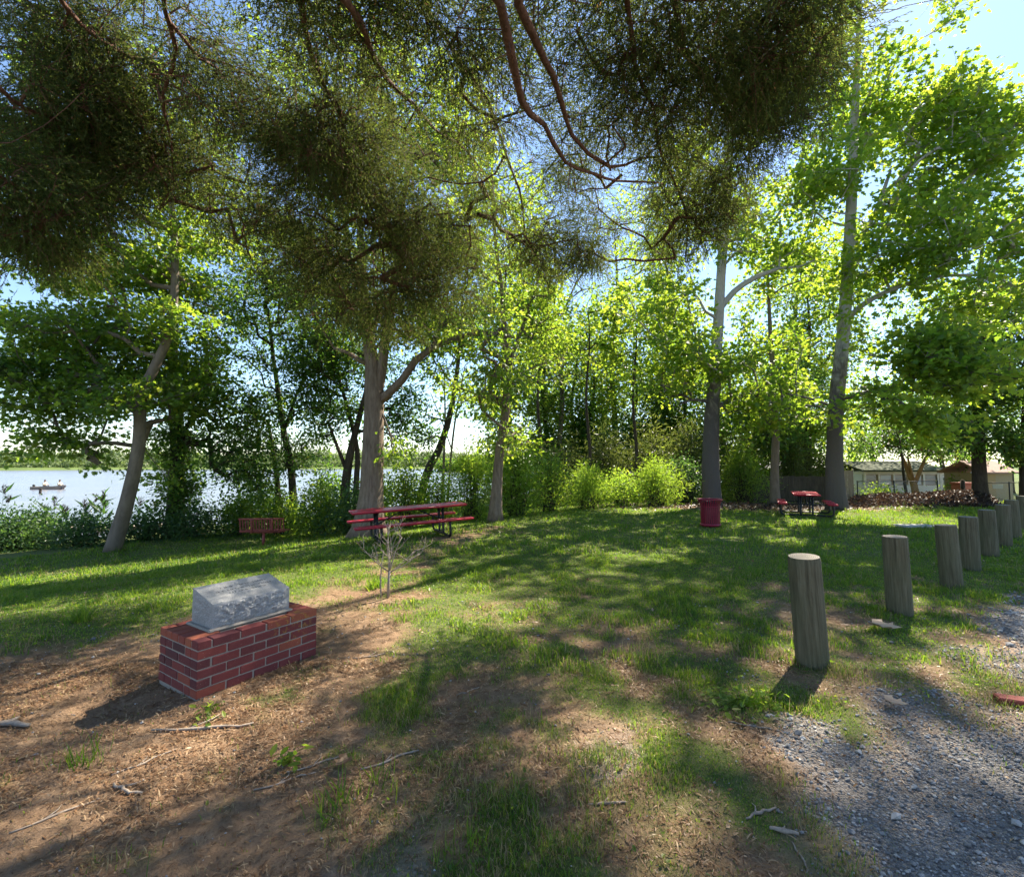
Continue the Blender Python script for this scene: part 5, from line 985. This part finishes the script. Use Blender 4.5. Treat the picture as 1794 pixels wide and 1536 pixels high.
# ================================================================== GRASS, NEEDLES, PEBBLES
def scatter(n, y0, y1, wide=1.18):
    y = np.sqrt(rng.uniform(y0*y0, y1*y1, n)); x = rng.uniform(-1, 1, n)*(y*wide + .6); return x, y
def grass():
    b = MB()
    for n, y0, y1, h, w, k in ((270000, 1.2, 4.0, .030, .0023, 1), (260000, 4, 9, .043, .0042, 1), (230000, 9, 20, .062, .0085, 1), (70000, 20, 30, .09, .016, 1)):
        x, y = scatter(n, y0, y1); gr, gv, bare = cover(x, y); s = -.85*x + .53*y
        tuft = fbm(x, y, 2.6, 3, 71); keep = (rng.random(n) < gr**1.2*(.55 + .8*tuft)) & (s < 19) & (np.hypot(x + 2.45, y - 4.2) > .0)
        stray = rng.random(n) < .02*(1 - gv); keep |= stray
        if y0 < 2 or y0 == 4:
            for px_, py_ in POSTXY: q_ = np.hypot(x - px_, y - py_); keep |= (q_ < .30) & (q_ > .12) & (rng.random(n) < .8)
        fx = x - (-2.30); fy = y - 3.545; uu = fx*.541 + fy*.841; vv_ = -fx*.841 + fy*.541; keep &= ~((uu > -.01) & (uu < 1.0) & (vv_ > -.01) & (vv_ < .63))
        x, y, tuft, gr = x[keep], y[keep], tuft[keep], gr[keep]; m = len(x)
        ht = h*rng.uniform(.45, 1.35, m)*(.55 + 1.1*sst(.42, .75, tuft)) * (1 + .9*(rng.random(m) < .05))
        a = rng.uniform(0, 2*PI, m); ln = rng.uniform(.15, 1.15, m); dx = np.cos(a)*ln; dy = np.sin(a)*ln
        p = np.stack([x, y, gz(x, y) - .004], -1); up = unit(np.stack([dx*.45, dy*.45, np.ones(m)], -1)); u2 = unit(np.stack([dx*1.3, dy*1.3, np.ones(m)*.75], -1))
        sd_ = np.stack([-np.sin(a), np.cos(a), np.zeros(m)], -1)*(w*rng.uniform(.7, 1.3, m))[:, None]
        mid = p + up*(ht*.55)[:, None]; tp = mid + u2*(ht*.55)[:, None]
        V = np.stack([p - sd_*.7, p + sd_*.7, mid + sd_*.8, mid - sd_*.8, tp], 1).reshape(-1, 3); q = np.arange(m)[:, None]*5
        straw = fbm(x, y, 1.4, 3, 81); var = np.clip(rng.random(m)*.74, 0, .77); dead = rng.random(m) < np.clip(.06 + .6*(1 - gr) + .4*(straw - .5) + .14*(y < 4.5), .02, .65); var = np.where(dead, rng.uniform(.84, 1, m), var)
        b.add(V, [q + np.array((0, 1, 2, 3))[None], q + np.array((3, 2, 4))[None]], 0, None); f0, f1 = b.f[-2], b.f[-1]; b.f[-2] = (f0[0], 0, var.astype(np.float32), False); b.f[-1] = (f1[0], 0, var.astype(np.float32), False)
    tag(b.build('grass', M['grass']), 'patchy mown lawn grass, thick at the back and thin over the dirt', 'grass', kind='stuff')
    # broad clover leaves low in the lawn
    b = MB(); x, y = scatter(60000, 1.2, 11); gr, gv, bare = cover(x, y); cl = sst(.54, .66, fbm(x, y, 1.1, 3, 95)); k = (rng.random(len(x)) < gr*cl); x, y = x[k], y[k]
    put_leaves(b, np.stack([x, y, gz(x, y) + rng.uniform(.01, .035, len(x))], -1), unit(rng.normal(0, 1, (len(x), 3))*np.array((1, 1, .15))), .022 + .001*y, 'oval', -.1, 2.2)
    tag(b.build('clover_grass', M['leaf_oak']), 'low clover growing through the lawn', 'clover', kind='stuff')
grass()
def litter():
    b = MB()
    for n, y0, y1, L in ((90000, 1.2, 4.2, .03), (60000, 4.2, 9, .045), (16000, 9, 14, .07)):
        x, y = scatter(n, y0, y1); gr, gv, bare = cover(x, y); k = rng.random(n) < (1 - gr)*(1 - .93*gv)*(.25 + .75*sst(.38, .6, fbm(x, y, 2.2, 3, 51))); x, y = x[k], y[k]; m = len(x)
        p = np.stack([x, y, gz(x, y) + rng.uniform(.001, .012, m)], -1); a = rng.uniform(0, 2*PI, m); d = np.stack([np.cos(a), np.sin(a), rng.normal(0, .22, m)], -1); l = L*rng.uniform(.5, 1.6, m); s_ = np.stack([-np.sin(a), np.cos(a), rng.normal(0, .3, m)], -1)*(.0011 + .0004*y)[:, None]*rng.uniform(.6, 1.6, m)[:, None]
        q = p + d*l[:, None]; md = p + d*(l*.5)[:, None] + np.array((0, 0, .004)); V = np.stack([p - s_, p + s_, md + s_, md - s_, q], 1).reshape(-1, 3); i = np.arange(m)[:, None]*5; v = rng.random(m).astype(np.float32)
        b.add(V, [i + np.array((0, 1, 2, 3))[None]], 0, v); b.add(np.zeros((0, 3)), [np.zeros((0, 3), int)]) if False else None
        b.f.append((i + np.array((3, 2, 4))[None] + (b.n - len(V)), 0, v, False))
    x, y = scatter(1500, 1.2, 9); gr, gv, bare = cover(x, y); k = rng.random(len(x)) < .75; x, y = x[k], y[k]; put_leaves(b, np.stack([x, y, gz(x, y) + .008], -1), unit(rng.normal(0, 1, (len(x), 3))*np.array((1, 1, .1))), .03 + .002*y, 'oval', 0, 2, rng.uniform(.4, 1, len(x)))
    tag(b.build('needle_litter', M['needle']), 'brown cedar needles and dry scraps over the bare dirt', 'litter', kind='stuff')
    b = MB(); n = 5200; x = rng.normal(0, 1, n)*np.where(rng.random(n) < .5, 2.6, 5) + 10; y = 19.6 + rng.normal(0, 1.1, n); k = (np.abs(x - 10) < 8) & (y > 17.4) & (y < 24); x, y = x[k], y[k]
    put_leaves(b, np.stack([x, y, gz(x, y) + .02], -1), unit(rng.normal(0, 1, (len(x), 3))*np.array((1, 1, .15))), .12, 'oak', 0, 1.8); tag(b.build('leaf_litter', M['dead_leaf']), 'brown leaf litter under the sycamores', 'litter', kind='stuff')
litter()
def gravel():
    b = MB(); n = 110000; y = np.sqrt(rng.uniform(1.2, 100, n)); x = rng.uniform(.2, 1.35, n)*y + .2; gr, gv, bare = cover(x, y); k = rng.random(n) < np.where(y < 5, gv, gv*.6); x, y = x[k], y[k]
    n2 = 2500; x2, y2 = scatter(n2, 1.3, 6); x = np.concatenate([x, x2]); y = np.concatenate([y, y2]); m = len(x); s = (.0038 + .0013*y)*rng.lognormal(0, .38, m); s[-n2:] *= .7
    O = np.array([(1, 0, 0), (-1, 0, 0), (0, 1, 0), (0, -1, 0), (0, 0, .7), (0, 0, -.7), (.55, .5, .45), (-.5, .45, .5), (.45, -.55, .5), (-.5, -.5, .4)]); k = 10
    jit = rng.uniform(.6, 1.3, (m, k, 1)); a = rng.uniform(0, 2*PI, m); ca, sa = np.cos(a), np.sin(a); V = O[None]*jit*s[:, None, None]; V = np.stack([V[..., 0]*ca[:, None] - V[..., 1]*sa[:, None], (V[..., 0]*sa[:, None] + V[..., 1]*ca[:, None])*.8, V[..., 2]], -1) + np.stack([x, y, gz(x, y) + s*.25], -1)[:, None]
    tf = np.array([(4, 6, 7), (4, 7, 9), (4, 9, 8), (4, 8, 6), (0, 2, 6), (2, 7, 6), (2, 1, 7), (1, 9, 7), (1, 3, 9), (3, 8, 9), (3, 0, 8), (0, 6, 8)]); q = (np.arange(m)*k)[:, None, None] + tf[None]
    b.add(V.reshape(-1, 3), q.reshape(-1, 3), 0, np.repeat(rng.random(m), len(tf))); tag(b.build('gravel', M['gravel']), 'loose grey gravel of the drive with stray stones in the dirt', 'gravel', kind='stuff')
gravel()
